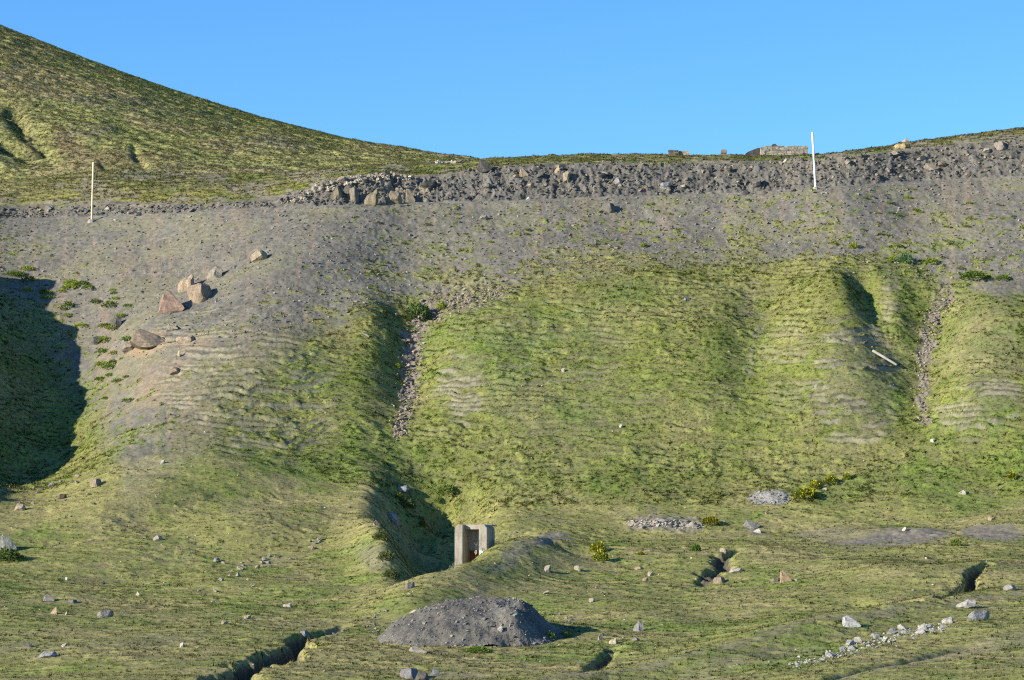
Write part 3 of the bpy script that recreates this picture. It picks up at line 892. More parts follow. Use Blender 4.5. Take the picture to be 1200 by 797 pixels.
NAMED = [
    # column, row of the foot, width, height, tone, name, label, seed
    (201, 366, 32, 22, (0.33, 0.23, 0.175), 'boulder', 'large reddish boulder lowest of the clustered boulders on the left scree', 1),
    (217, 341, 20, 19, (0.36, 0.28, 0.20), 'boulder', 'upright tan boulder at the top of the boulder cluster on the left scree', 2),
    (233, 354, 31, 19, (0.37, 0.29, 0.21), 'boulder', 'broad tan boulder at the right end of the boulder cluster', 6),
    (250, 327, 22, 12, (0.33, 0.29, 0.23), 'boulder', 'pale half buried boulder up slope from the boulder cluster', 4),
    (303, 306, 22, 12, (0.35, 0.29, 0.20), 'boulder', 'tan boulder lying alone highest on the left scree', 5),
    (254, 354, 5, 6, (0.46, 0.44, 0.38), 'stone', 'small whitish stone just right of the boulder cluster', 6),
    (150, 414, 17, 9, (0.30, 0.25, 0.20), 'boulder', 'brown rock at the lower left end of the earthy outcrop', 7),
    (174, 409, 44, 13, (0.29, 0.235, 0.18), 'boulder', 'broad flat earthy brown outcrop rock below the boulder cluster', 0),
    (202, 388, 14, 7, (0.34, 0.30, 0.24), 'stone', 'pale broken rock at the upper edge of the earthy outcrop', 1),
    (216, 402, 24, 8, (0.33, 0.27, 0.20), 'boulder', 'flat tan slab at the right end of the earthy outcrop', 2),
    (209, 418, 4, 8, (0.42, 0.38, 0.22), 'stone', 'thin yellowish stone standing below the earthy outcrop', 8),
    (113, 404, 14, 8, GREY, 'boulder', 'grey rock beside the edge of the large shadow on the left', 3),
    (135, 385, 16, 10, DARK, 'boulder', 'dark jagged rock between the large shadow and the boulder cluster', 4),
    (204, 440, 18, 7, BROWN, 'boulder', 'low brown rock on the bare spur under the earthy outcrop', 5),
    (111, 571, 15, 9, (0.36, 0.29, 0.21), 'boulder', 'tan sharp edged boulder on grass below the large shadow', 6),
    (23, 599, 14, 9, (0.36, 0.30, 0.22), 'boulder', 'tan blocky boulder under the lower tip of the large shadow', 7),
    (60, 571, 8, 6, GREY, 'stone', 'small grey stone on grass between two tan boulders under the shadow', 9),
    (72, 585, 10, 6, BROWN, 'stone', 'brown stone lying just below left of the tan sharp edged boulder', 3),
    (9, 645, 22, 16, (0.30, 0.30, 0.28), 'boulder', 'large grey lichened boulder with a leafy bush in front at the left edge', 0),
    (57, 705, 14, 7, GREY, 'boulder', 'low grey rock above the tan upright stone in the lower left meadow', 1),
    (63, 720, 9, 8, (0.38, 0.29, 0.19), 'stone', 'tan upright stone in the lower left meadow', 2),
    (77, 721, 6, 4, (0.38, 0.31, 0.21), 'stone', 'small tan stone just right of the tan upright stone', 5),
    (123, 724, 18, 9, (0.38, 0.35, 0.32), 'boulder', 'pale broken rock largest in the lower left meadow', 3),
    (85, 707, 12, 4, GREY, 'boulder', 'flat grey rock right of the low grey rock in the lower left meadow', 6),
    (54, 771, 24, 7, (0.27, 0.27, 0.27), 'boulder', 'flat bluish grey slab near the bottom left of the meadow', 7),
    (75, 758, 7, 4, (0.48, 0.46, 0.42), 'stone', 'white stone just above the bluish grey slab', 4),
    (33, 759, 9, 5, DARK, 'stone', 'dark stone left of the white stone at the bottom left', 8),
    (213, 759, 6, 5, (0.50, 0.47, 0.40), 'stone', 'whitish stone alone in tall grass left of the dark ditch', 7),
    (184, 634, 12, 6, (0.33, 0.30, 0.27), 'boulder', 'grey stone alone on the grass slope under the spur', 5),
    (78, 680, 4, 4, (0.55, 0.53, 0.46), 'stone', 'tiny white stone alone on the left meadow', 1),
    (161, 698, 6, 5, (0.48, 0.44, 0.34), 'stone', 'small cream stone on the meadow above the pale broken rock', 0),
    (336, 711, 11, 5, (0.36, 0.33, 0.28), 'boulder', 'rounded pale stone on the meadow above the dark ditch', 2),
    (262, 732, 8, 4, (0.36, 0.30, 0.24), 'stone', 'flat tan stone at the left end of the row above the ditch', 3),
    (290, 725, 9, 4, (0.40, 0.36, 0.30), 'stone', 'flat pale stone at the right end of the row above the ditch', 4),
    (356, 752, 11, 6, (0.27, 0.27, 0.27), 'boulder', 'grey rock lying in the head of the dark ditch', 6),
    (921, 682, 14, 13, (0.36, 0.26, 0.17), 'boulder', 'tan upright boulder casting a long shadow on the right meadow', 1),
    (909, 682, 11, 5, (0.38, 0.32, 0.24), 'boulder', 'flat tan stone beside the tan upright boulder on the right meadow', 3),
    (748, 740, 14, 11, (0.27, 0.26, 0.25), 'boulder', 'grey mottled boulder right of the gravel mound and its shadow', 4),
    (745, 752, 10, 4, GREY, 'stone', 'low grey stone in front of the grey mottled boulder', 5),
    (704, 750, 8, 7, (0.40, 0.35, 0.26), 'stone', 'cream stone at the tip of the mound shadow', 6),
    (718, 755, 10, 7, (0.42, 0.36, 0.27), 'boulder', 'pale tan stone at the head of the little stream cut', 2),
    (641, 671, 9, 7, (0.34, 0.30, 0.25), 'stone', 'grey tan stone on the grass below the gravel crest right of the portal', 7),
    (677, 669, 9, 6, (0.36, 0.33, 0.27), 'stone', 'pale stone below the yellow flowering hollow', 8),
    (640, 697, 9, 4, (0.38, 0.34, 0.28), 'stone', 'low pale stone on grass behind the gravel mound', 9),
    (694, 706, 7, 5, (0.38, 0.35, 0.30), 'stone', 'small pale stone on grass up slope from the mound shadow', 1),
    (749, 668, 12, 4, (0.34, 0.26, 0.18), 'boulder', 'low brown rock in the meadow between portal and tan upright boulder', 5),
    (762, 675, 7, 5, (0.44, 0.38, 0.28), 'stone', 'cream stone just right of the low brown rock', 3),
    (756, 681, 7, 4, (0.38, 0.30, 0.22), 'stone', 'small tan stone just below the low brown rock', 4),
    (701, 690, 9, 4, (0.36, 0.30, 0.24), 'stone', 'tan stone half sunk in grass above the small pale stone', 6),
    (844, 684, 15, 7, (0.34, 0.27, 0.20), 'boulder', 'brown rock at the mouth of the shaded hollow', 6),
    (862, 671, 18, 5, (0.40, 0.36, 0.30), 'boulder', 'flat pale rock right of the shaded hollow', 7),
    (848, 648, 9, 5, (0.40, 0.34, 0.27), 'stone', 'pale stone on the upper rim of the shaded hollow', 8),
    (887, 624, 9, 4, (0.50, 0.47, 0.40), 'stone', 'white flat stone below the small bare gravel patch', 2),
    (881, 619, 20, 6, (0.29, 0.28, 0.25), 'boulder', 'flat grey slab half buried in grass under the small gravel pile', 0),
    (1059, 622, 9, 4, (0.52, 0.47, 0.36), 'stone', 'cream stone on the rim of the grey spoil bank', 5),
    (998, 735, 22, 12, (0.42, 0.42, 0.40), 'boulder', 'whitish lichened outcrop standing alone left above the pale rock band', 1),
    (1111, 731, 14, 8, (0.36, 0.35, 0.32), 'boulder', 'grey boulder just right of the pale rock band', 2),
    (1148, 727, 28, 12, (0.36, 0.36, 0.35), 'boulder', 'large grey and white boulder right of the pale rock band', 3),
    (1131, 712, 28, 7, (0.44, 0.42, 0.38), 'boulder', 'low whitish outcrop at the foot of the narrow stream cut', 4),
    (1184, 692, 16, 7, (0.30, 0.29, 0.27), 'boulder', 'grey rock near the right edge above the large grey and white boulder', 5),
    (480, 796, 24, 13, (0.26, 0.25, 0.25), 'boulder', 'dark and white rock pile at the bottom edge in front of the mound', 6),
    (494, 799, 18, 12, DARK, 'boulder', 'dark boulder right behind the rock pile at the bottom edge', 7),
    (511, 790, 12, 6, (0.27, 0.29, 0.32), 'boulder', 'bluish grey stone right of the dark boulder at the bottom edge', 0),
    (489, 765, 22, 7, (0.36, 0.32, 0.26), 'boulder', 'long low tan stone on grass in front of the gravel mound', 1),
    (480, 690, 11, 8, (0.33, 0.29, 0.26), 'boulder', 'brown grey rock at the lower end of the trench', 3),
    (441, 616, 9, 6, (0.36, 0.29, 0.21), 'stone', 'tan stone on the lit rim left of the trench', 6),
    (459, 612, 16, 12, (0.25, 0.26, 0.27), 'boulder', 'grey leaning slab on the edge of the shaded hollow above the trench', 5),
    (470, 577, 18, 5, (0.27, 0.28, 0.30), 'boulder', 'flat bluish slab at the top of the shaded hollow', 2),
    (714, 249, 17, 10, (0.21, 0.195, 0.17), 'boulder', 'dark grey boulder on the scree just under the road', 6),
    (566, 258, 11, 5, (0.26, 0.25, 0.21), 'boulder', 'grey stone on the scree below the middle of the road bank', 7),
    (653, 201, 6, 8, (0.42, 0.33, 0.20), 'stone', 'cream stone perched on top of the road bank', 2),
    (568, 203, 19, 9, DARK, 'boulder', 'dark overhanging rock at the top left of the tall road bank', 0),
    (614, 207, 11, 9, (0.33, 0.27, 0.19), 'boulder', 'tan block with a shadow beside the dark overhanging rock', 1),
    (780, 224, 13, 6, (0.46, 0.46, 0.45), 'boulder', 'white flat stone low in the dark rubble bank', 3),
    (664, 214, 9, 9, (0.38, 0.32, 0.22), 'stone', 'pale tan stone in the middle of the tall rubble bank', 4),
    (724, 216, 12, 9, (0.30, 0.29, 0.27), 'boulder', 'grey block at mid height of the bank above the dark grey boulder', 5),
    (619, 234, 4, 4, (0.60, 0.60, 0.58), 'stone', 'tiny bright white stone at the foot of the bank', 9),
    (1056, 174, 15, 6, (0.42, 0.32, 0.17), 'boulder', 'yellowish boulder on the grassy crest right of the white pole', 2),
    (1060, 167, 11, 4, (0.44, 0.40, 0.36), 'boulder', 'pale stone on the skyline above the yellowish boulder', 4),
    (1173, 179, 16, 8, (0.36, 0.31, 0.26), 'boulder', 'pale boulder with a dark shadow on top of the right bank', 6),
    (1156, 180, 10, 4, (0.38, 0.34, 0.28), 'stone', 'flat pale stone left of the pale boulder on the right bank', 7),
    (1092, 198, 20, 5, (0.38, 0.32, 0.25), 'boulder', 'long light slab lying across the right rubble bank', 0),
    (853, 204, 10, 4, (0.40, 0.34, 0.24), 'stone', 'tan flat stone lying on grass between the pillar and the bank', 3),
    (920, 190, 8, 4, (0.42, 0.39, 0.28), 'stone', 'pale stone in the grass below the ruined wall', 5),
    (434, 239, 17, 20, (0.22, 0.185, 0.125), 'boulder', 'big brownish crag with a black shadow in the outcrop above the road', 2),
    (395, 236, 11, 14, (0.22, 0.19, 0.135), 'boulder', 'tan upright crag left of the big brownish crag', 5),
    (414, 234, 12, 14, (0.29, 0.25, 0.19), 'boulder', 'narrow tan crag between two larger crags in the outcrop', 6),
    (462, 238, 20, 16, (0.25, 0.21, 0.15), 'boulder', 'rusty brown crag right of the big brownish crag', 7),
    (481, 237, 12, 15, (0.23, 0.20, 0.15), 'boulder', 'slanting brown crag at the right end of the outcrop', 1),
    (503, 219, 20, 8, DARK, 'boulder', 'dark rock ledge under the white slabs on the left skyline', 3),
    (967, 575, 6, 3, (0.42, 0.38, 0.30), 'stone', 'small pale stone on grass right of the yellow flowers', 1),
    (1128, 579, 9, 4, (0.46, 0.44, 0.38), 'stone', 'white stone on the grass above the right spoil bank', 2),
    (1162, 610, 9, 4, (0.42, 0.34, 0.22), 'stone', 'tan stone on grass above the right end spoil bank', 3),
    (900, 603, 7, 4, (0.40, 0.30, 0.20), 'stone', 'small reddish stone just under the small gravel pile', 6),
    (660, 436, 5, 4, (0.50, 0.45, 0.38), 'stone', 'tiny pale stone high on the broad central grass spur', 4),
    (727, 502, 7, 4, (0.48, 0.42, 0.36), 'stone', 'pale stone low on the broad central grass spur', 5),
    (806, 353, 9, 5, (0.30, 0.32, 0.32), 'stone', 'bluish grey stone on grass near the top of the right spur', 6),
    (190, 544, 6, 4, (0.46, 0.42, 0.36), 'stone', 'pale stone alone high on the grassy foot of the spur', 7),
    (1093, 519, 5, 4, (0.55, 0.52, 0.48), 'stone', 'white stone at the bottom of the right gully', 8),
]
for c, r, wp, hp, tone, nm, lab, sd in NAMED:
    px_stone(c, r, wp, hp, tone, lab, nm, sd)


def stone_group(n, place, sizes, tones, label, group, sink=0.3, flat=(0.45, 0.9), tilt=0.4):
    for k in range(n):
        c, r = place(k)
        try:
            p = spot(c, r)
        except IndexError:
            continue
        sz = random.uniform(*sizes) if random.random() < 0.75 else random.uniform(sizes[1], sizes[1] * 1.4)
        sz *= m_per_px(p.y)
        stone(p, sz * random.uniform(0.85, 1.3), sz * random.uniform(0.7, 1.1), sz * random.uniform(*flat), random.choice(tones), 'stone', label, group, random.randrange(10000), None, tilt, sink)


def along(pts, spread):
    def f(k):
        t = random.random() * (len(pts) - 1)
        i = min(int(t), len(pts) - 2); u = t - i
        s = spread[i] + (spread[i + 1] - spread[i]) * u
        return (pts[i][0] + (pts[i + 1][0] - pts[i][0]) * u + random.gauss(0, 0.5) * s, pts[i][1] + (pts[i + 1][1] - pts[i][1]) * u + random.gauss(0, 0.35) * s)
    return f


def box(c0, c1, r0, r1):
    return lambda k: (random.uniform(c0, c1), random.uniform(r0, r1))


G_TONES = [(0.31, 0.245, 0.20), (0.25, 0.205, 0.165), (0.34, 0.285, 0.225), (0.22, 0.185, 0.155), (0.36, 0.315, 0.26), (0.16, 0.14, 0.12)]
stone_group(62, along([(508, 362), (488, 385), (484, 420), (480, 460), (474, 490), (466, 514)], [26, 18, 15, 14, 10, 8]), (2.6, 6.5), G_TONES,
            'pinkish grey stone in the stony gully left of the broad grass spur', 'stones in the central gully')
stone_group(40, along([(1112, 345), (1096, 370), (1086, 395), (1083, 430), (1080, 490)], [18, 14, 15, 12, 10]), (2.2, 5.0), G_TONES,
            'pinkish stone in the narrow gully right of the fallen pole', 'stones in the right gully')
stone_group(22, along([(736, 616), (775, 614), (822, 617)], [4, 5, 4]), (4, 7.5), [PALE, GREY, (0.38, 0.33, 0.26)],
            'pale stone in the low stone heap on grass right of the portal', 'stones in the low heap')
stone_group(34, along([(930, 777), (965, 772), (985, 764), (1000, 756), (1035, 750), (1045, 742), (1062, 741), (1106, 736)], [5, 5, 8, 9, 9, 11, 8, 4]), (3.5, 12), [(0.36, 0.355, 0.33), (0.30, 0.30, 0.285), (0.40, 0.375, 0.33)],
            'whitish block in the pale rock band across the lower right meadow', 'blocks of the pale rock band', 0.5, (0.55, 0.9))
stone_group(28, along([(352, 232), (380, 219), (405, 212), (430, 209), (455, 207), (476, 208)], [4, 5, 5, 4, 4, 3]), (5, 9), [(0.36, 0.31, 0.24), (0.40, 0.36, 0.29), (0.30, 0.26, 0.20)],
            'pale broken rock along the top of the outcrop above the left road', 'broken rocks topping the outcrop', 0.35)
stone_group(14, along([(508, 192), (524, 191), (541, 191)], [2, 3, 2]), (5, 9), [(0.46, 0.41, 0.33), (0.50, 0.47, 0.40)],
            'whitish slab in the row on the saddle at the foot of the far hill', 'white slabs on the saddle', 0.4, (0.3, 0.5))
stone_group(24, box(560, 940, 196, 226), (3, 6.5), [TANC, (0.38, 0.31, 0.22), (0.42, 0.36, 0.27)],
            'tan angular block in the tall rubble bank above the road', 'tan blocks in the rubble bank')
stone_group(26, box(570, 940, 198, 228), (4.5, 8.5), [DARK, GREY, (0.165, 0.155, 0.14)],
            'dark grey angular block in the tall rubble bank above the road', 'dark blocks in the rubble bank')
stone_group(14, box(975, 1190, 182, 212), (5, 9), [TANC, GREY, (0.33, 0.28, 0.22)],
            'brownish grey rock in the low bank right of the white pole', 'rocks in the right bank')
stone_group(10, box(40, 330, 243, 256), (4, 7), [GREY, (0.36, 0.33, 0.27)],
            'grey rock in the low cut behind the cream pole', 'rocks in the left cut')
stone_group(16, box(225, 300, 658, 700), (4, 6.5), [(0.44, 0.38, 0.28), (0.36, 0.31, 0.25), PALE],
            'small pale stone in the scatter on the meadow left of the trench', 'small stones left of the trench')
stone_group(14, along([(365, 635), (395, 632), (330, 652), (300, 665)], [6, 8, 10, 8]), (4, 7), [PALE, (0.40, 0.35, 0.28)],
            'small whitish stone in the grass just left of the trench bank', 'whitish stones by the trench bank')
stone_group(12, box(20, 110, 555, 600), (3.5, 6), [(0.36, 0.30, 0.22), GREY],
            'small stone in the grass just under the large left shadow', 'small stones under the left shadow')


# ------------------------------------------------------------------ loose rubble, too many to count
def rubble(name, n, place, smin, smax, tones, label, power=2.2, flat=0.7, sink=0.3):
    Vs, Fs, Cs = [], [], []
    off = 0
    for k in range(n):
        c, r = place(k)
        try: p = spot(c, r)
        except IndexError: continue
        v, f = ROCKS[random.randrange(10)]
        s = (smin + (smax - smin) * random.random() ** power) * m_per_px(p.y)
        a = random.uniform(0, 6.28); ca, sa = math.cos(a), math.sin(a)
        sv = v * np.array([s * random.uniform(0.8, 1.3), s * random.uniform(0.7, 1.1), s * random.uniform(flat * 0.6, flat * 1.2)])
        b = random.uniform(-0.5, 0.5); cb, sb = math.cos(b), math.sin(b)
        sv = np.stack([sv[:, 0], sv[:, 1] * cb - sv[:, 2] * sb, sv[:, 1] * sb + sv[:, 2] * cb], -1)
        sv = np.stack([sv[:, 0] * ca - sv[:, 1] * sa, sv[:, 0] * sa + sv[:, 1] * ca, sv[:, 2]], -1)
        Vs.append(sv + np.array([p.x, p.y, p.z + s * flat * (0.5 - sink)])); Fs.append(f + off); off += len(v)
        tn = np.array(random.choice(tones)) * random.uniform(0.8, 1.2)
        Cs.append(np.broadcast_to(tn, v.shape))
    return tag(add(name, np_mesh(name, np.vstack(Vs), np.vstack(Fs), np.vstack(Cs), M_RUBBLE)), label, 'rubble', kind='stuff')


EDGE = lambda c: float(np.interp(c, CG, E_R))
BTOP = lambda c: float(np.interp(c, CG, B_R))
GLOW = lambda c: float(np.interp(c, [0, 60, 150, 230, 320, 450, 560, 650, 900, 1085, 1200], [345, 390, 420, 400, 385, 352, 350, 322, 304, 325, 322]))


def in_bank(k):
    c = random.uniform(335, 1210)
    return c, random.uniform(BTOP(c) - 1, EDGE(c) - 2)


def in_cut(k):
    c = random.uniform(-10, 340)
    return c, random.uniform(BTOP(c), EDGE(c) - 1)


def in_scree(k):
    c = random.uniform(-10, 1210)
    a, b = EDGE(c) + 2, GLOW(c) + 6
    return c, a + (b - a) * random.random()


GT = [(0.11, 0.106, 0.097), (0.13, 0.124, 0.112), (0.16, 0.15, 0.132), (0.11, 0.106, 0.098), (0.19, 0.168, 0.13), (0.09, 0.088, 0.084), (0.23, 0.195, 0.14)]
rubble('rubble', 3000, in_bank, 1.0, 5.2, GT, 'grey and tan loose rubble of the cut bank above the road', 3.2, 0.85)
rubble('rubble', 420, in_cut, 2, 5, GT, 'small grey rubble in the low road cut on the left')
rubble('rubble', 9000, in_scree, 1.0, 4.2, [(0.18, 0.17, 0.147), (0.14, 0.134, 0.12), (0.21, 0.198, 0.17), (0.25, 0.23, 0.19), (0.15, 0.142, 0.12)], 'fine grey scree stones strewn below the road', 4.0)
rubble('rubble', 800, along([(540, 352), (512, 362), (488, 385), (484, 420), (480, 460), (474, 490), (466, 512)], [18, 26, 20, 17, 15, 12, 9]), 1.0, 4.2, G_TONES, 'small pinkish gravel filling the central stony gully')
rubble('rubble', 500, along([(590, 342), (560, 350), (530, 353)], [10, 14, 14]), 1.2, 3.0, G_TONES, 'small pinkish gravel at the foot of the scree above the broad grass spur')
rubble('rubble', 600, along([(1112, 345), (1096, 370), (1086, 395), (1083, 440), (1080, 500)], [20, 16, 16, 14, 14]), 1.0, 3.6, G_TONES, 'small pinkish gravel filling the narrow right gully')
rubble('rubble', 500, along([(738, 615), (775, 614), (822, 617)], [5, 5, 4]), 1.8, 4.5, [PALE, GREY, (0.36, 0.31, 0.26)], 'small pale rubble of the low stone heap')
rubble('rubble', 170, box(-5, 700, 600, 790), 1.4, 4.0, [PALE, (0.38, 0.33, 0.26), GREY], 'small stones lying about in the lower left grass', 3.0)
rubble('rubble', 170, box(600, 1210, 640, 795), 1.4, 4.0, [PALE, (0.40, 0.36, 0.30), GREY], 'small stones lying about in the lower right grass', 3.0)
rubble('rubble', 240, box(-5, 1210, 380, 600), 1.2, 3.2, [PALE, (0.40, 0.34, 0.28), GREY], 'tiny pale stones sprinkled over the grassy slope', 3.0)
rubble('rubble', 420, along([(930, 778), (965, 773), (990, 766), (1015, 756), (1040, 750), (1062, 743), (1085, 738), (1106, 738)], [7, 9, 10, 10, 12, 12, 9, 7]), 1.2, 5.0, [(0.34, 0.335, 0.31), (0.27, 0.27, 0.25)], 'broken whitish rubble around the pale rock band')
rubble('rubble', 360, along([(345, 236), (380, 221), (405, 214), (430, 210), (455, 208), (478, 209)], [5, 7, 7, 6, 5, 4]), 2.2, 5.5, [(0.36, 0.32, 0.25), (0.40, 0.36, 0.30), (0.28, 0.25, 0.19)], 'pale splintered rubble along the outcrop rim')


# ------------------------------------------------------------------ gravel mounds
def mound(name, c, r, wpx, dep, hgt, label, prof_pts, seed, tone, n=150, m=80, skew=0.0):
    p = spot(c, r)
    a = wpx * m_per_px(p.y) / 2
    u = np.linspace(-1, 1, n); v = np.linspace(-1, 1, m)
    U, Vv = np.meshgrid(u, v, indexing='ij')
    px = p.x + U * a; py = p.y + dep + Vv * dep
    h = np.interp(U.ravel(), [q[0] for q in prof_pts], [q[1] for q in prof_pts]).reshape(U.shape)
    h = gsmooth2(h, 5)
    ed = np.clip(1 - (Vv ** 2.0 + 0.0 * U) / np.clip(1 - np.abs(U) ** 3, 0.03, 1) + 0.10 * fbm(px, py, 0.8, 2, seed + 9), -0.4, 1)
    H = hgt * (0.06 + h) * ed
    H = H + hgt * 0.06 * fbm(px, py, 1.3, 3, seed) * (ed > 0) + 0.035 * fbm(px, py, 0.3, 3, seed + 2, 0.7)
    gz = np.empty_like(px)
    for i in range(n):
        for j in range(m):
            gz[i, j] = gbase(px[i, j], py[i, j])
    pz = gz + H - 0.05 - 0.5 * np.clip(-ed, 0, 0.4)
    tn = np.array(tone) * (1 + 0.18 * fbm(px, py, 0.5, 3, seed + 4) + 0.1 * fbm(px, py, 2.0, 2, seed + 5))[..., None]
    tn = colmix(tn, (0.24, 0.205, 0.165), 0.4 * sstep(0.2, 0.8, fbm(px, py, 2.4, 2, seed + 7) + 0.1 - 0.9 * h * ed))
    jj = np.arange(n * m).reshape(n, m)
    f = np.stack([jj[:-1, :-1], jj[1:, :-1], jj[1:, 1:], jj[:-1, 1:]], -1).reshape(-1, 4)
    keep = (ed.ravel()[f] > -0.35).any(1)
    V = np.stack([px, py, pz], -1).reshape(-1, 3); C = tn.reshape(-1, 3)
    F4 = f[keep]
    # coarser lumps lie in the gravel: part of the heap's own surface
    tri = [np.concatenate([F4[:, [0, 1, 2]], F4[:, [0, 2, 3]]])]
    Vs, Cs = [V], [C]; off = len(V)
    cand = np.where(ed.ravel() > 0.04)[0]
    for k in random.sample(list(cand), min(len(cand), int(900 * a / 4))):
        rv, rf = ROCKS[random.randrange(10)]
        s = random.uniform(0.04, 0.09) if random.random() < 0.85 else random.uniform(0.09, 0.2)
        Vs.append(rv * np.array([s, s * 0.9, s * 0.7]) + V[k] + np.array([0, 0, s * 0.1])); tri.append(rf + off); off += len(rv)
        Cs.append(np.broadcast_to(np.array(random.choice([tone, (0.13, 0.128, 0.125), (0.25, 0.235, 0.21), (0.18, 0.175, 0.165)])), rv.shape))
    o = add(name, np_mesh(name, np.vstack(Vs), np.vstack(tri), np.clip(np.vstack(Cs), 0.02, 0.6), M_GRAVEL, False))
    tag(o, label, 'gravel heap')

    def top(cc, rr):
        """a point on the heap near the bearing cc at the height seen at row rr"""
        q = V.reshape(n, m, 3)
        c_, r_ = proj(q[..., 0], q[..., 1], q[..., 2])
        k = np.argmin((c_ - cc) ** 2 + (r_ - rr) ** 2 + np.where(ed > 0.05, 0, 1e6) + np.where(Vv > 0.3, 400, 0))
        return q.reshape(-1, 3)[k]
    return o, top


def gsmooth2(a, k):
    for i in range(a.shape[1]): a[:, i] = gsmooth(a[:, i], k)
    return a


def gbase(x, y):
    """ground without the small relief"""
    cc = CX + F * x / (y * CP + 0.1 * y * SP)
    z = 0.0
    for _ in range(2):
        j = int(np.clip(np.searchsorted(cols, cc), 0, nc - 1))
        z = float(np.interp(y, Y[:, j], Zs[:, j]))
        cc = CX + F * x / (y * CP + z * SP)
    return z


mo, mtop = mound('gravel_mound', 551, 757, 226, 3.5, 1.22, 'large dark grey gravel mound on the meadow in front of the portal',
                 [(-1, 0.0), (-0.93, 0.25), (-0.8, 0.62), (-0.62, 0.84), (-0.3, 0.92), (0.0, 0.98), (0.2, 1.04), (0.4, 1.12), (0.58, 1.05), (0.68, 0.68), (0.78, 0.34), (0.9, 0.12), (1, 0.0)], 81, (0.118, 0.112, 0.100))
q = mtop(485, 718)
stone(q, 0.38, 0.3, 0.16, (0.46, 0.42, 0.34), 'stone', 'white flat stone lying on the left flank of the gravel mound', None, 5, 0.2, 0.5, 0.2)
q = mtop(586, 738)
stone(q, 0.2, 0.2, 0.28, (0.46, 0.43, 0.38), 'stone', 'upright whitish stone on the shadow edge of the gravel mound', None, 2, 0.3, 0.2, 0.25)
q = mtop(588, 733)
stone(q, 0.16, 0.16, 0.14, (0.36, 0.33, 0.28), 'stone', 'small pale stone just above the upright whitish stone on the mound', None, 6, 0.3, 0.2, 0.25)
q = mtop(604, 722)
stone(q, 0.2, 0.16, 0.12, (0.28, 0.27, 0.25), 'stone', 'grey stone inside the shaded side of the gravel mound', None, 7, 0.3, 0.2, 0.25)
def spill(k):
    a_ = random.uniform(-0.5, 3.7); q_ = 1.0 + abs(random.gauss(0, 0.07))
    return 551 + 112 * q_ * math.cos(a_), 731 + 26 * q_ * math.sin(a_)


rubble('rubble', 420, spill, 1.0, 5.0, [(0.125, 0.12, 0.108), (0.17, 0.16, 0.14), (0.23, 0.21, 0.18)], 'dark gravel spilled round the foot of the gravel mound', 3.0)
mound('gravel_pile', 905, 592, 52, 1.1, 0.25, 'small light grey gravel pile at the foot of the grass slope', [(-1, 0), (-0.6, 0.5), (0, 1), (0.5, 0.9), (0.85, 0.3), (1, 0)], 91, (0.25, 0.24, 0.22), 60, 36)


# ------------------------------------------------------------------ built things
def conc_mat(name, col, scale=2.0):
    m, t, b = new_mat(name, 0.9, 0.2)
    n1 = noise_node(t, scale, 6, 0.7)
    mp = t.nodes.new('ShaderNodeMapping'); mp.inputs['Scale'].default_value = (1.6, 1.6, 0.45)
    lk = n1.inputs['Vector'].links[0]; t.links.new(lk.from_socket, mp.inputs[0]); t.links.new(mp.outputs[0], n1.inputs['Vector'])
    n2 = noise_node(t, scale * 6, 2, 0.5)
    r1 = ramp(t, n1.outputs[0], [(0.32, (0.52, 0.50, 0.46)), (0.5, (0.95, 0.94, 0.92)), (0.72, (1.15, 1.12, 1.06))])
    r2 = ramp(t, n2.outputs[0], [(0.3, (0.95,) * 3), (0.7, (1.04,) * 3)])
    t.links.new(mul(t, mul(t, col, r1.outputs[0]), r2.outputs[0]), b.inputs['Base Color'])
    bump(t, b, n2.outputs[0], 0.15, 0.01)
    return m


M_CONC = conc_mat('weathered_concrete', (0.30, 0.275, 0.23))
M_CONC_SHADE = conc_mat('shaded_concrete', (0.21, 0.19, 0.16), 2.5)  # darker copy of the concrete: recess shade put into the back wall's colour
M_RUST = conc_mat('rusty_iron', (0.19, 0.060, 0.035), 4)
M_PAINT = conc_mat('white_paint', (0.66, 0.66, 0.64), 3)
M_POLEW = conc_mat('pole_white', (0.80, 0.79, 0.76), 1.5)
M_POLEC = conc_mat('pole_cream', (0.72, 0.57, 0.36), 1.5)
M_WOOD = conc_mat('weathered_wood', (0.40, 0.385, 0.35), 3)
M_MASON = tint_mat('masonry', 'tint', (3.0, 12.0), 0.75, 1.2, 0.6, 0.03)
M_DARK = conc_mat('dark_stone', (0.07, 0.068, 0.07), 3)


def bm_obj(name, bm, mat, parent=None, smooth=False):
    me = bpy.data.meshes.new(name)
    bmesh.ops.recalc_face_normals(bm, faces=bm.faces)
    bm.to_mesh(me); bm.free()
    if smooth:
        for p in me.polygons: p.use_smooth = True
    me.materials.append(mat)
    return add(name, me, parent)


def prism(bm, pts, y0, y1):
    """extrude an x-z outline from y0 to y1"""
    a = [bm.verts.new((x, y0, z)) for x, z in pts]; b = [bm.verts.new((x, y1, z)) for x, z in pts]
    bm.faces.new(a); bm.faces.new(b[::-1])
    for i in range(len(pts)):
        j = (i + 1) % len(pts)
        bm.faces.new((a[i], b[i], b[j], a[j]))


def bevel(bm, w_):
    bmesh.ops.bevel(bm, geom=list(bm.edges), offset=w_, segments=2, affect='EDGES')


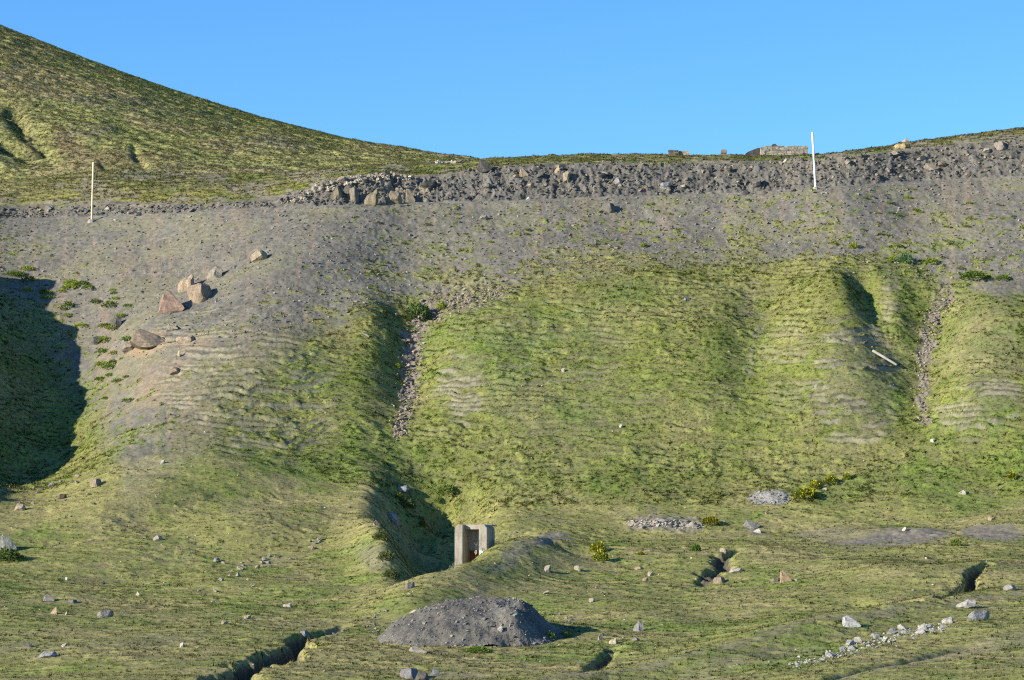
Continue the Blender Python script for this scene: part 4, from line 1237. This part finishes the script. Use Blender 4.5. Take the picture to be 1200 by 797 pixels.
# the concrete portal at the head of the trench
pj = int(np.argmin(np.abs(cols - 557)))
PYd = 147.0
pm = PYd / F
pxx = x_of(557, 655, PYd)
ptop = float(z_of(615.0, PYd)); pbot = float(z_of(672.0, PYd))
portal = empty('tunnel_portal', (pxx, PYd, pbot), math.radians(-17))
tag(portal, 'grey concrete tunnel portal with two wing pillars set in the hillside', 'tunnel portal')
H = ptop - pbot
pw = 0.44; half = 0.86
for s in (-1, 1):
    bm = bmesh.new()
    xo, xi = s * half, s * (half - pw)
    prism(bm, [(xo, 0), (xo, H - 0.20), (xo - s * 0.16, H), (xi, H), (xi, 0)], -0.75, 0.55)
    bevel(bm, 0.025)
    pl = bm_obj('pillar', bm, M_CONC, portal)
    if s == 1:
        bm = bmesh.new()
        prism(bm, [(xi + 0.04, 0.92), (xo - 0.05, 0.90), (xo - 0.04, 1.09), (xi + 0.03, 1.15)], -0.757, -0.752)
        bm_obj('painted_patch', bm, M_PAINT, pl)
bm = bmesh.new()
x0, x1 = -(half - pw) + 0.003, half - pw - 0.003
dl, dr, dh = x0 + 0.06, x1 - 0.02, 1.16
prism(bm, [(x0, 0), (dl, 0), (dl, dh), (dr, dh), (dr, 0), (x1, 0), (x1, H - 0.03), (x0, H - 0.03)], 0.05, 0.5)
wall = bm_obj('back_wall', bm, M_CONC_SHADE, portal)
bm = bmesh.new()
prism(bm, [(x0, H - 0.24), (x1, H - 0.24), (x1, H - 0.012), (x0, H - 0.012)], -0.42, 0.048)
bevel(bm, 0.012)
bm_obj('lintel', bm, M_CONC, portal)
# white strokes daubed on the wall
bm = bmesh.new()


def strokes(segs, wd=0.035):
    for (xa, za), (xb, zb) in segs:
        dx, dz_ = xb - xa, zb - za
        L = math.hypot(dx, dz_); nx, nz_ = -dz_ / L * wd / 2, dx / L * wd / 2
        prism(bm, [(xa + nx, za + nz_), (xa - nx, za - nz_), (xb - nx, zb - nz_), (xb + nx, zb + nz_)], 0.040, 0.046)


strokes([((0.20, 1.18), (0.20, 1.78)), ((0.27, 1.45), (0.27, 1.80)), ((-0.06, 1.55), (0.02, 1.38)), ((0.02, 1.38), (0.10, 1.56)), ((0.02, 1.38), (0.03, 1.22)), ((0.08, 1.44), (0.20, 1.40)), ((0.11, 1.25), (0.18, 1.22))])
bm_obj('painted_mark', bm, M_PAINT, wall)
bm = bmesh.new()
prism(bm, [(dl + 0.003, 0.0), (dr - 0.003, 0.0), (dr - 0.003, dh - 0.003), (dl + 0.003, dh - 0.003)], 0.22, 0.26)
door = bm_obj('door', bm, M_RUST, portal)
bm = bmesh.new()
for k in range(5):
    xk = dl + 0.08 + k * (dr - dl - 0.16) / 4
    prism(bm, [(xk - 0.012, 0.02), (xk + 0.012, 0.02), (xk + 0.012, dh - 0.05), (xk - 0.012, dh - 0.05)], 0.19, 0.216)
bm_obj('bar', bm, M_RUST, door)
bm = bmesh.new()
prism(bm, [(-half + 0.16, H - 0.028), (half - 0.16, H - 0.028), (half - 0.16, H + 0.03), (-half + 0.16, H + 0.03)], 0.555, 1.4)
bm_obj('roof_slab', bm, M_CONC, portal)
stone((pxx + 0.02, PYd + 0.45, ptop - 0.02), 0.10, 0.1, 0.12, PALE, 'stone', 'tiny pale stone on top of the portal between its pillars', None, 4)
stone((pxx + 0.95, PYd + 0.5, ptop + 0.0), 0.16, 0.14, 0.14, (0.36, 0.33, 0.28), 'stone', 'small pale stone behind the top right corner of the portal', None, 8)


# snow poles on the outer edge of the road
def snow_pole(c0, r0, c1, r1, rad, mat, label, foot):
    b = spot(c0, r0)
    zt = z_of(r1, b.y); xt = x_of(c1, r1, b.y)
    L = math.hypot(zt - b.z, xt - b.x)
    o = empty('snow_pole', b, 0)
    o.rotation_euler = (0, math.atan2(xt - b.x, zt - b.z), 0)
    tag(o, label, 'pole', 'tall snow poles along the road edge')
    bm = bmesh.new()
    rings = []
    for z, rr in [(-0.4, rad), (L * 0.5, rad * 0.96), (L - 0.05, rad * 0.92), (L - 0.012, rad * 0.8), (L, rad * 0.4)]:
        rings.append([bm.verts.new((rr * math.cos(a * math.pi / 8), rr * math.sin(a * math.pi / 8), z)) for a in range(16)])
    for q0, q1 in zip(rings[:-1], rings[1:]):
        for i in range(16): bm.faces.new((q0[i], q0[(i + 1) % 16], q1[(i + 1) % 16], q1[i]))
    bm.faces.new(rings[-1])
    bm_obj('shaft', bm, mat, o, True)
    bm = bmesh.new()
    rings = []
    for z, rr in [(-0.3, foot), (0.06, foot * 0.95), (0.12, foot * 0.7), (0.125, rad + 0.005)]:
        rings.append([bm.verts.new((rr * math.cos(a * math.pi / 5) * random.uniform(0.85, 1.15), rr * math.sin(a * math.pi / 5) * random.uniform(0.85, 1.15), z)) for a in range(10)])
    for q0, q1 in zip(rings[:-1], rings[1:]):
        for i in range(10): bm.faces.new((q0[i], q0[(i + 1) % 10], q1[(i + 1) % 10], q1[i]))
    bm_obj('footing', bm, M_CONC, o)


snow_pole(107.5, 260, 109.5, 190, 0.078, M_POLEC, 'tall cream wooden snow pole on the left bend of the road', 0.3)
snow_pole(955.5, 221, 952.0, 155, 0.078, M_POLEW, 'tall white snow pole leaning slightly beside the ruined wall', 0.2)

# the pole that has slid down the slope
a = spot(1022, 413.5); b = spot(1050.5, 431)
bm = bmesh.new()
d = Vector((b.x - a.x, b.y - a.y, b.z - a.z)); L = d.length
rings = []
for k, (s_, rr) in enumerate([(0, 0.05), (0.02, 0.075), (0.3, 0.085), (0.6, 0.08), (0.97, 0.075), (1, 0.05)]):
    rings.append([bm.verts.new((rr * math.cos(q * math.pi / 6), rr * math.sin(q * math.pi / 6), s_ * L)) for q in range(12)])
for q0, q1 in zip(rings[:-1], rings[1:]):
    for i in range(12): bm.faces.new((q0[i], q0[(i + 1) % 12], q1[(i + 1) % 12], q1[i]))
bm.faces.new(rings[0][::-1]); bm.faces.new(rings[-1])
fp = bm_obj('fallen_pole', bm, M_WOOD, None, True)
fp.location = (a.x, a.y - 0.12, a.z + 0.13)
fp.rotation_euler = d.to_track_quat('Z', 'Y').to_euler()
tag(fp, 'grey weathered pole lying slantwise on the right grass slope', 'fallen pole')
a = spot(429, 396)
bm = bmesh.new()
prism(bm, [(-0.25, -0.05), (0.25, -0.05), (0.22, 0.04), (-0.22, 0.05)], -0.06, 0.06)
bevel(bm, 0.012)
pk = bm_obj('broken_plank', bm, M_WOOD, None)
pk.location = (a.x, a.y - 0.1, a.z + 0.15); pk.rotation_euler = (0, math.radians(28), 0.2)
tag(pk, 'short pale broken plank on the shaded grass beside the central gully', 'plank')


# dry stone ruins on the crest
def masonry(name, c0, c1, rtop, rbot, label, cat, Yd, thick=0.5, tone=(0.27, 0.25, 0.215), bw=(0.18, 0.42), bh=0.15, ragged=0.1, seed=1, rows_top=None):
    r = random.Random(seed)
    xa, xb = x_of(c0, rbot, Yd), x_of(c1, rbot, Yd)
    zb, zt = z_of(rbot, Yd), z_of(rtop, Yd)
    o_loc = np.array([(xa + xb) / 2, Yd, zb])
    Vs, Fs, Cs = [], [], []; off = 0
    z = -0.45
    Hh = zt - zb
    cube = np.array([(x, y, q) for x in (0, 1) for y in (0, 1) for q in (0, 1)], float)
    cf = np.array([(0, 1, 3, 2), (4, 6, 7, 5), (0, 4, 5, 1), (2, 3, 7, 6), (0, 2, 6, 4), (1, 5, 7, 3)])
    wtot = xb - xa
    while z < Hh - 0.02:
        h = min(bh * r.uniform(0.8, 1.25), max(Hh - z, 0.05))
        x = -wtot / 2
        while x < wtot / 2 - 0.01:
            w_ = min(r.uniform(*bw), wtot / 2 - x)
            top_gap = z + h > Hh - 0.03 and r.random() < ragged
            if not top_gap:
                for y0, y1 in ((-thick / 2, -0.01), (0.01, thick / 2)):
                    v = cube * np.array([w_ - 0.014, y1 - y0, h - 0.012]) + np.array([x + 0.007, y0, z])
                    v = v + np.array([r.uniform(-0.012, 0.012), r.uniform(-0.04, 0.03), r.uniform(-0.006, 0.006)]) + np.array([[r.uniform(-0.012, 0.012) for _ in range(3)] for _ in range(8)])
                    Vs.append(v); Fs.append(cf + off); off += 8
                    Cs.append(np.broadcast_to(np.array(tone) * r.uniform(0.7, 1.3) * np.array([1, r.uniform(0.94, 1.02), r.uniform(0.85, 1.02)]), v.shape))
            x += w_
        z += h
    # the core behind the facing
    me = np_mesh(name, np.vstack(Vs), np.vstack(Fs), np.vstack(Cs), M_MASON)
    o = add(name, me)
    o.location = o_loc
    tag(o, label, cat, kind='thing')
    return o


def crest_y(c):
    return float(np.interp(c, CG, C_Y))


rw = masonry('stone_wall', 891, 947, 171.5, 184.5, 'ruined dry stone wall on the crest left of the white pole', 'stone wall', 220.6, 0.6, seed=3)
masonry('stone_pillar', 844.5, 851.5, 175.5, 186, 'short square stone pillar standing alone on the crest', 'stone pillar', 220.8, 0.46, (0.25, 0.22, 0.185), (0.3, 0.46), 0.16, 0, 5)
masonry('stone_wall', 783, 795, 176, 182.5, 'dark stub of broken wall on the crest left of the pillar', 'stone wall', 221.3, 0.4, (0.15, 0.14, 0.125), seed=7)
masonry('stone_wall', 795.3, 808, 176.8, 182.5, 'pale stub of low wall touching the dark stub on the crest', 'stone wall', 221.5, 0.4, (0.26, 0.24, 0.20), seed=8, ragged=0.35)
masonry('stone_wall', 852.5, 872, 181.2, 186, 'low dark wall on the crest between pillar and ruined wall', 'stone wall', 222.2, 0.4, (0.075, 0.072, 0.07), seed=9)
masonry('stone_wall', 812, 844, 181.0, 184.5, 'low pale wall footing on the crest just left of the pillar', 'stone wall', 222.0, 0.4, (0.26, 0.245, 0.21), seed=10, ragged=0.4)
masonry('stone_wall', 956, 978, 181.5, 187, 'low dark wall remnant on the crest right of the white pole', 'stone wall', 222.4, 0.4, (0.09, 0.085, 0.08), seed=11)


def slab_hump(c0, c1, rtop, rbot, Yd, label, skew=0.0):
    """a rounded dark slab end on to the viewer"""
    xa, xb = x_of(c0, rbot, Yd), x_of(c1, rbot, Yd); zb, zt = z_of(rbot, Yd), z_of(rtop, Yd)
    bm = bmesh.new()
    n = 14; out = []
    for i in range(n + 1):
        a_ = math.pi * i / n
        out.append((-(xb - xa) / 2 * math.cos(a_) + skew * math.sin(a_), (zt - zb) * math.sin(a_) ** 0.8 * (1 + 0.05 * math.sin(5 * a_))))
    prism(bm, out, -0.35, 0.5)
    o = bm_obj('stone_slab', bm, M_DARK, None)
    o.location = ((xa + xb) / 2, Yd, zb)
    tag(o, label, 'slab', kind='thing')
    return o


slab_hump(870, 900, 174.5, 187, 221.6, 'dark rounded slab heaped against the left end of the ruined wall', 0.35)
slab_hump(900, 914, 169.8, 180, 221.9, 'small dark rounded slab showing just over the top of the ruined wall')


# ------------------------------------------------------------------ plants
def plant_mesh(name, seed, n, leaf, up=0.8, dome=1.0):
    """leaves spread through a low dome of unit radius"""
    r = np.random.default_rng(seed)
    th = r.uniform(0, 2 * np.pi, n); ph = np.arccos(r.uniform(0.0, 1, n)); rad = r.uniform(0.3, 1, n) ** 0.6
    lump = 1 + 0.14 * np.sin(th * 3 + seed) + 0.10 * np.sin(th * 5 + 2 * seed)
    c = np.stack([np.cos(th) * np.sin(ph) * rad * lump, np.sin(th) * np.sin(ph) * rad * lump, np.cos(ph) * rad * up], -1)
    d = c / np.linalg.norm(c, axis=1, keepdims=True) + r.normal(0, 0.45, (n, 3)); d /= np.linalg.norm(d, axis=1, keepdims=True)
    s = np.cross(d, r.normal(size=(n, 3))); s /= np.linalg.norm(s, axis=1, keepdims=True)
    l = leaf * r.uniform(0.6, 1.3, (n, 1))
    V = np.stack([c, c + d * l * 0.5 + s * l * 0.32, c + d * l, c + d * l * 0.5 - s * l * 0.32], 1).reshape(-1, 3)
    return np_mesh(name, V, np.arange(len(V)).reshape(-1, 4), mat=M_LEAF)


LEAFY = [plant_mesh('foliage', k, 420, 0.26) for k in range(4)]
CUSH = [plant_mesh('cushion', 20 + k, 260, 0.26, 0.6) for k in range(4)]
BLOS = [plant_mesh('blossom', 40 + k, 120, 0.20, 0.95) for k in range(2)]
STEM = None
bm = bmesh.new()
for k in range(5):
    a_ = k * 1.256
    v = [bm.verts.new((0.04 * math.cos(a_), 0.04 * math.sin(a_), -0.1)), bm.verts.new((0.04 * math.cos(a_ + 0.8), 0.04 * math.sin(a_ + 0.8), -0.1)), bm.verts.new((0.4 * math.cos(a_), 0.4 * math.sin(a_), 0.6))]
    bm.faces.new(v)
STEM = bpy.data.meshes.new('stem'); bm.to_mesh(STEM); bm.free(); STEM.materials.append(M_LEAF)
LIME, GREEN, BLUEG, OLIVE = (0.27, 0.33, 0.045), (0.14, 0.23, 0.04), (0.15, 0.25, 0.11), (0.19, 0.21, 0.05)


def plant(c, r, wpx, hpx, tone, label, name='leafy_plant', cat='plant', group=None, seed=0, flower=None):
    p = spot(c, r)
    m = m_per_px(p.y)
    o = empty(name, (p.x, p.y, p.z - 0.03), seed * 1.3)
    tag(o, label, cat, group)
    f = add('foliage', LEAFY[seed % 4], o)
    f.scale = (wpx * m / 2, wpx * m / 2 * 0.85, hpx * m)
    f.color = (*tone, 1)
    s = add('stem', STEM, o); s.scale = f.scale; s.color = (*OLIVE, 1)
    if flower:
        q = add('blossom', BLOS[seed % 2], o); q.scale = (wpx * m / 2, wpx * m / 2 * 0.85, hpx * m * 1.12); q.color = (*flower, 1)
    return o


for k, (c, r, w_, h_, lab) in enumerate(((447, 632, 18, 13, 'dark bush on the left rim of the trench, highest of three'), (452, 655, 20, 12, 'dark bush on the left rim of the trench, middle of three'), (458, 676, 18, 10, 'dark bush on the left rim of the trench, lowest of three'),
                                          (478, 596, 20, 12, 'olive bush at the upper left edge of the shaded hollow'), (524, 578, 22, 12, 'green bush at the upper right edge of the shaded hollow'), (468, 585, 12, 9, 'small olive bush beside the flat bluish slab'))):
    plant(c, r, w_, h_, (0.12, 0.145, 0.05) if k < 4 else (0.16, 0.21, 0.05), lab, 'shrub', 'shrub', None, k + 3)
YEL = (0.72, 0.58, 0.02)
plant(490, 374, 34, 22, (0.115, 0.17, 0.055), 'large leafy green shrub at the top of the central stony gully', 'shrub', 'shrub', None, 1)
plant(517, 362, 12, 9, LIME, 'small lime green plant right of the large shrub over the gully', seed=2)
plant(1060, 307, 22, 12, BLUEG, 'bluish green shrub with a black shadow under the right scree', 'shrub', 'shrub', None, 3)
plant(1000, 291, 13, 8, LIME, 'bright green plant alone on the scree above the right gully', seed=4)
plant(1091, 309, 18, 8, LIME, 'light green plant just right of the bluish green shrub', seed=5)
plant(1141, 327, 36, 11, (0.13, 0.20, 0.035), 'broad bright green plant at the right foot of the scree', seed=6)
plant(1175, 328, 18, 7, (0.13, 0.20, 0.035), 'low green plant right of the broad bright green plant', seed=7)
plant(754, 289, 10, 6, LIME, 'yellow green plant on the scree below the tall bank', seed=8)
plant(1045, 306, 12, 7, LIME, 'lime plant just left of the bluish green shrub', seed=9)
plant(8, 656, 36, 16, (0.10, 0.14, 0.04), 'leafy green bush growing in front of the lichened boulder', 'shrub', 'shrub', None, 2)
plant(640, 750, 24, 12, GREEN, 'dark green leafy plant at the right foot of the gravel mound', seed=3)
plant(612, 752, 16, 8, GREEN, 'small green plant left of the leafy plant at the mound foot', seed=4)
plant(661, 747, 15, 9, OLIVE, 'olive plant at the tail of the gravel mound', seed=5)
plant(560, 764, 36, 8, GREEN, 'long low green plant along the front foot of the gravel mound', seed=6)
plant(452, 748, 24, 10, (0.19, 0.205, 0.075), 'pale dry plant at the left foot of the gravel mound', seed=7)
plant(815, 645, 14, 9, (0.11, 0.19, 0.03), 'bright green plant above the shaded hollow', seed=8)
plant(1120, 640, 16, 10, (0.17, 0.22, 0.05), 'pale green plant between the two grey spoil banks', seed=9)
plant(513, 590, 9, 7, (0.20, 0.25, 0.06), 'pale green plant catching light inside the shaded hollow', seed=1)
plant(495, 616, 8, 8, (0.19, 0.17, 0.03), 'small yellowish plant inside the shaded hollow', seed=2)
plant(497, 387 + 0, 1, 1, LIME, 'tiny lime plant among the central gully stones', seed=3) if False else None
plant(466, 431, 8, 6, LIME, 'lime plant lit in the shaded side of the central gully', seed=3)
plant(944, 583, 30, 13, (0.155, 0.20, 0.03), 'wide yellow flowering plant right of the small gravel pile', 'flowering_plant', 'plant', None, 1, YEL)
plant(955, 574, 15, 9, (0.155, 0.20, 0.03), 'dense yellow flowering plant highest beside the gravel pile', 'flowering_plant', 'plant', None, 2, YEL)
plant(974, 566, 16, 11, (0.16, 0.20, 0.03), 'yellow green flowering plant up slope from the gravel pile', 'flowering_plant', 'plant', None, 3, YEL)
plant(993, 562, 9, 9, (0.16, 0.20, 0.03), 'small yellow flowering plant rightmost of those above the gravel pile', 'flowering_plant', 'plant', None, 4, YEL)
plant(1186, 561, 13, 8, (0.16, 0.20, 0.03), 'yellow flowering plant alone near the right edge of the slope', 'flowering_plant', 'plant', None, 5, YEL)
plant(701, 646, 20, 12, (0.15, 0.19, 0.03), 'yellow flowering plant on the rim of the little hollow right of the portal', 'flowering_plant', 'plant', None, 6, YEL)
plant(704, 657, 18, 12, (0.15, 0.19, 0.03), 'lower yellow flowering plant in the little hollow right of the portal', 'flowering_plant', 'plant', None, 7, YEL)
plant(751, 650, 10, 5, (0.17, 0.20, 0.03), 'small yellow flowering plant alone on the meadow under the stone heap', 'flowering_plant', 'plant', None, 8, YEL)
plant(832, 614, 24, 10, (0.14, 0.17, 0.03), 'orange yellow flowering plant at the right end of the stone heap', 'flowering_plant', 'plant', None, 9, (0.42, 0.28, 0.02))


def cushions(n, place, sizes, tones, label, group):
    for k in range(n):
        c, r = place(k)
        try: p = spot(c, r)
        except IndexError: continue
        m = m_per_px(p.y) * random.uniform(*sizes)
        o = add('cushion_plant', CUSH[random.randrange(4)])
        o.location = (p.x, p.y, p.z - 0.02); o.scale = (m * random.uniform(0.6, 0.9), m * 0.6, m * random.uniform(0.55, 0.8)); o.rotation_euler = (0, 0, random.uniform(0, 6.28))
        tn = random.choice(tones); o.color = (*tn, 1)
        tag(o, label, 'plant', group)


cushions(40, along([(20, 320), (60, 345), (100, 345), (150, 350), (130, 385), (120, 420), (150, 470)], [16, 22, 24, 26, 24, 26, 26]), (7, 14), [LIME, (0.14, 0.19, 0.03), GREEN],
         'lime green cushion plant on the left scree beside the large shadow', 'cushion plants on the left scree')
cushions(26, box(340, 940, 250, 312), (3, 6.5), [LIME, OLIVE, (0.15, 0.16, 0.05)],
         'tiny olive cushion plant on the grey scree below the tall bank', 'cushion plants on the middle scree')
cushions(30, box(970, 1195, 225, 320), (3, 7), [LIME, OLIVE, GREEN],
         'small green cushion plant on the scree right of the white pole', 'cushion plants on the right scree')

# cream seed heads on the rim in front of the portal
bm = bmesh.new()
for k in range(26):
    a_ = random.uniform(0, 6.28); z = random.uniform(0.45, 1.0); rr = 0.16 * math.sin(math.pi * (z - 0.35) / 0.8)
    x, y = rr * math.cos(a_), rr * math.sin(a_)
    bm.faces.new([bm.verts.new((x - 0.05, y, z)), bm.verts.new((x + 0.05, y + 0.02, z)), bm.verts.new((x * 1.4, y * 1.4, z + 0.18))])
HEAD = bpy.data.meshes.new('seed_head'); bm.to_mesh(HEAD); bm.free(); HEAD.materials.append(M_LEAF)
bm = bmesh.new()
ra = [bm.verts.new((0.025 * math.cos(q), 0.025 * math.sin(q), -0.1)) for q in (0, 2.1, 4.2)]; rb = [bm.verts.new((0.018 * math.cos(q), 0.018 * math.sin(q), 0.6)) for q in (0, 2.1, 4.2)]
for i in range(3): bm.faces.new((ra[i], ra[(i + 1) % 3], rb[(i + 1) % 3], rb[i]))
STALK = bpy.data.meshes.new('stalk'); bm.to_mesh(STALK); bm.free(); STALK.materials.append(M_LEAF)
for c, r, h in ((558, 654, 0.34), (566, 651, 0.34), (541, 661, 0.26), (535, 664, 0.32), (531, 667, 0.28), (527, 670, 0.26), (518, 674, 0.22), (511, 682, 0.2)):
    p = spot(c, r)
    o = empty('seeding_plant', p, random.uniform(0, 6))
    tag(o, 'cream plumed seed head on the grass rim in front of the portal', 'plant', 'cream seed heads on the trench rim')
    a_ = add('stalk', STALK, o); a_.scale = (h, h, h); a_.color = (0.2, 0.2, 0.06, 1)
    q = add('seed_head', HEAD, o); q.scale = (h * 0.95, h * 0.95, h); q.color = (0.62, 0.58, 0.44, 1)
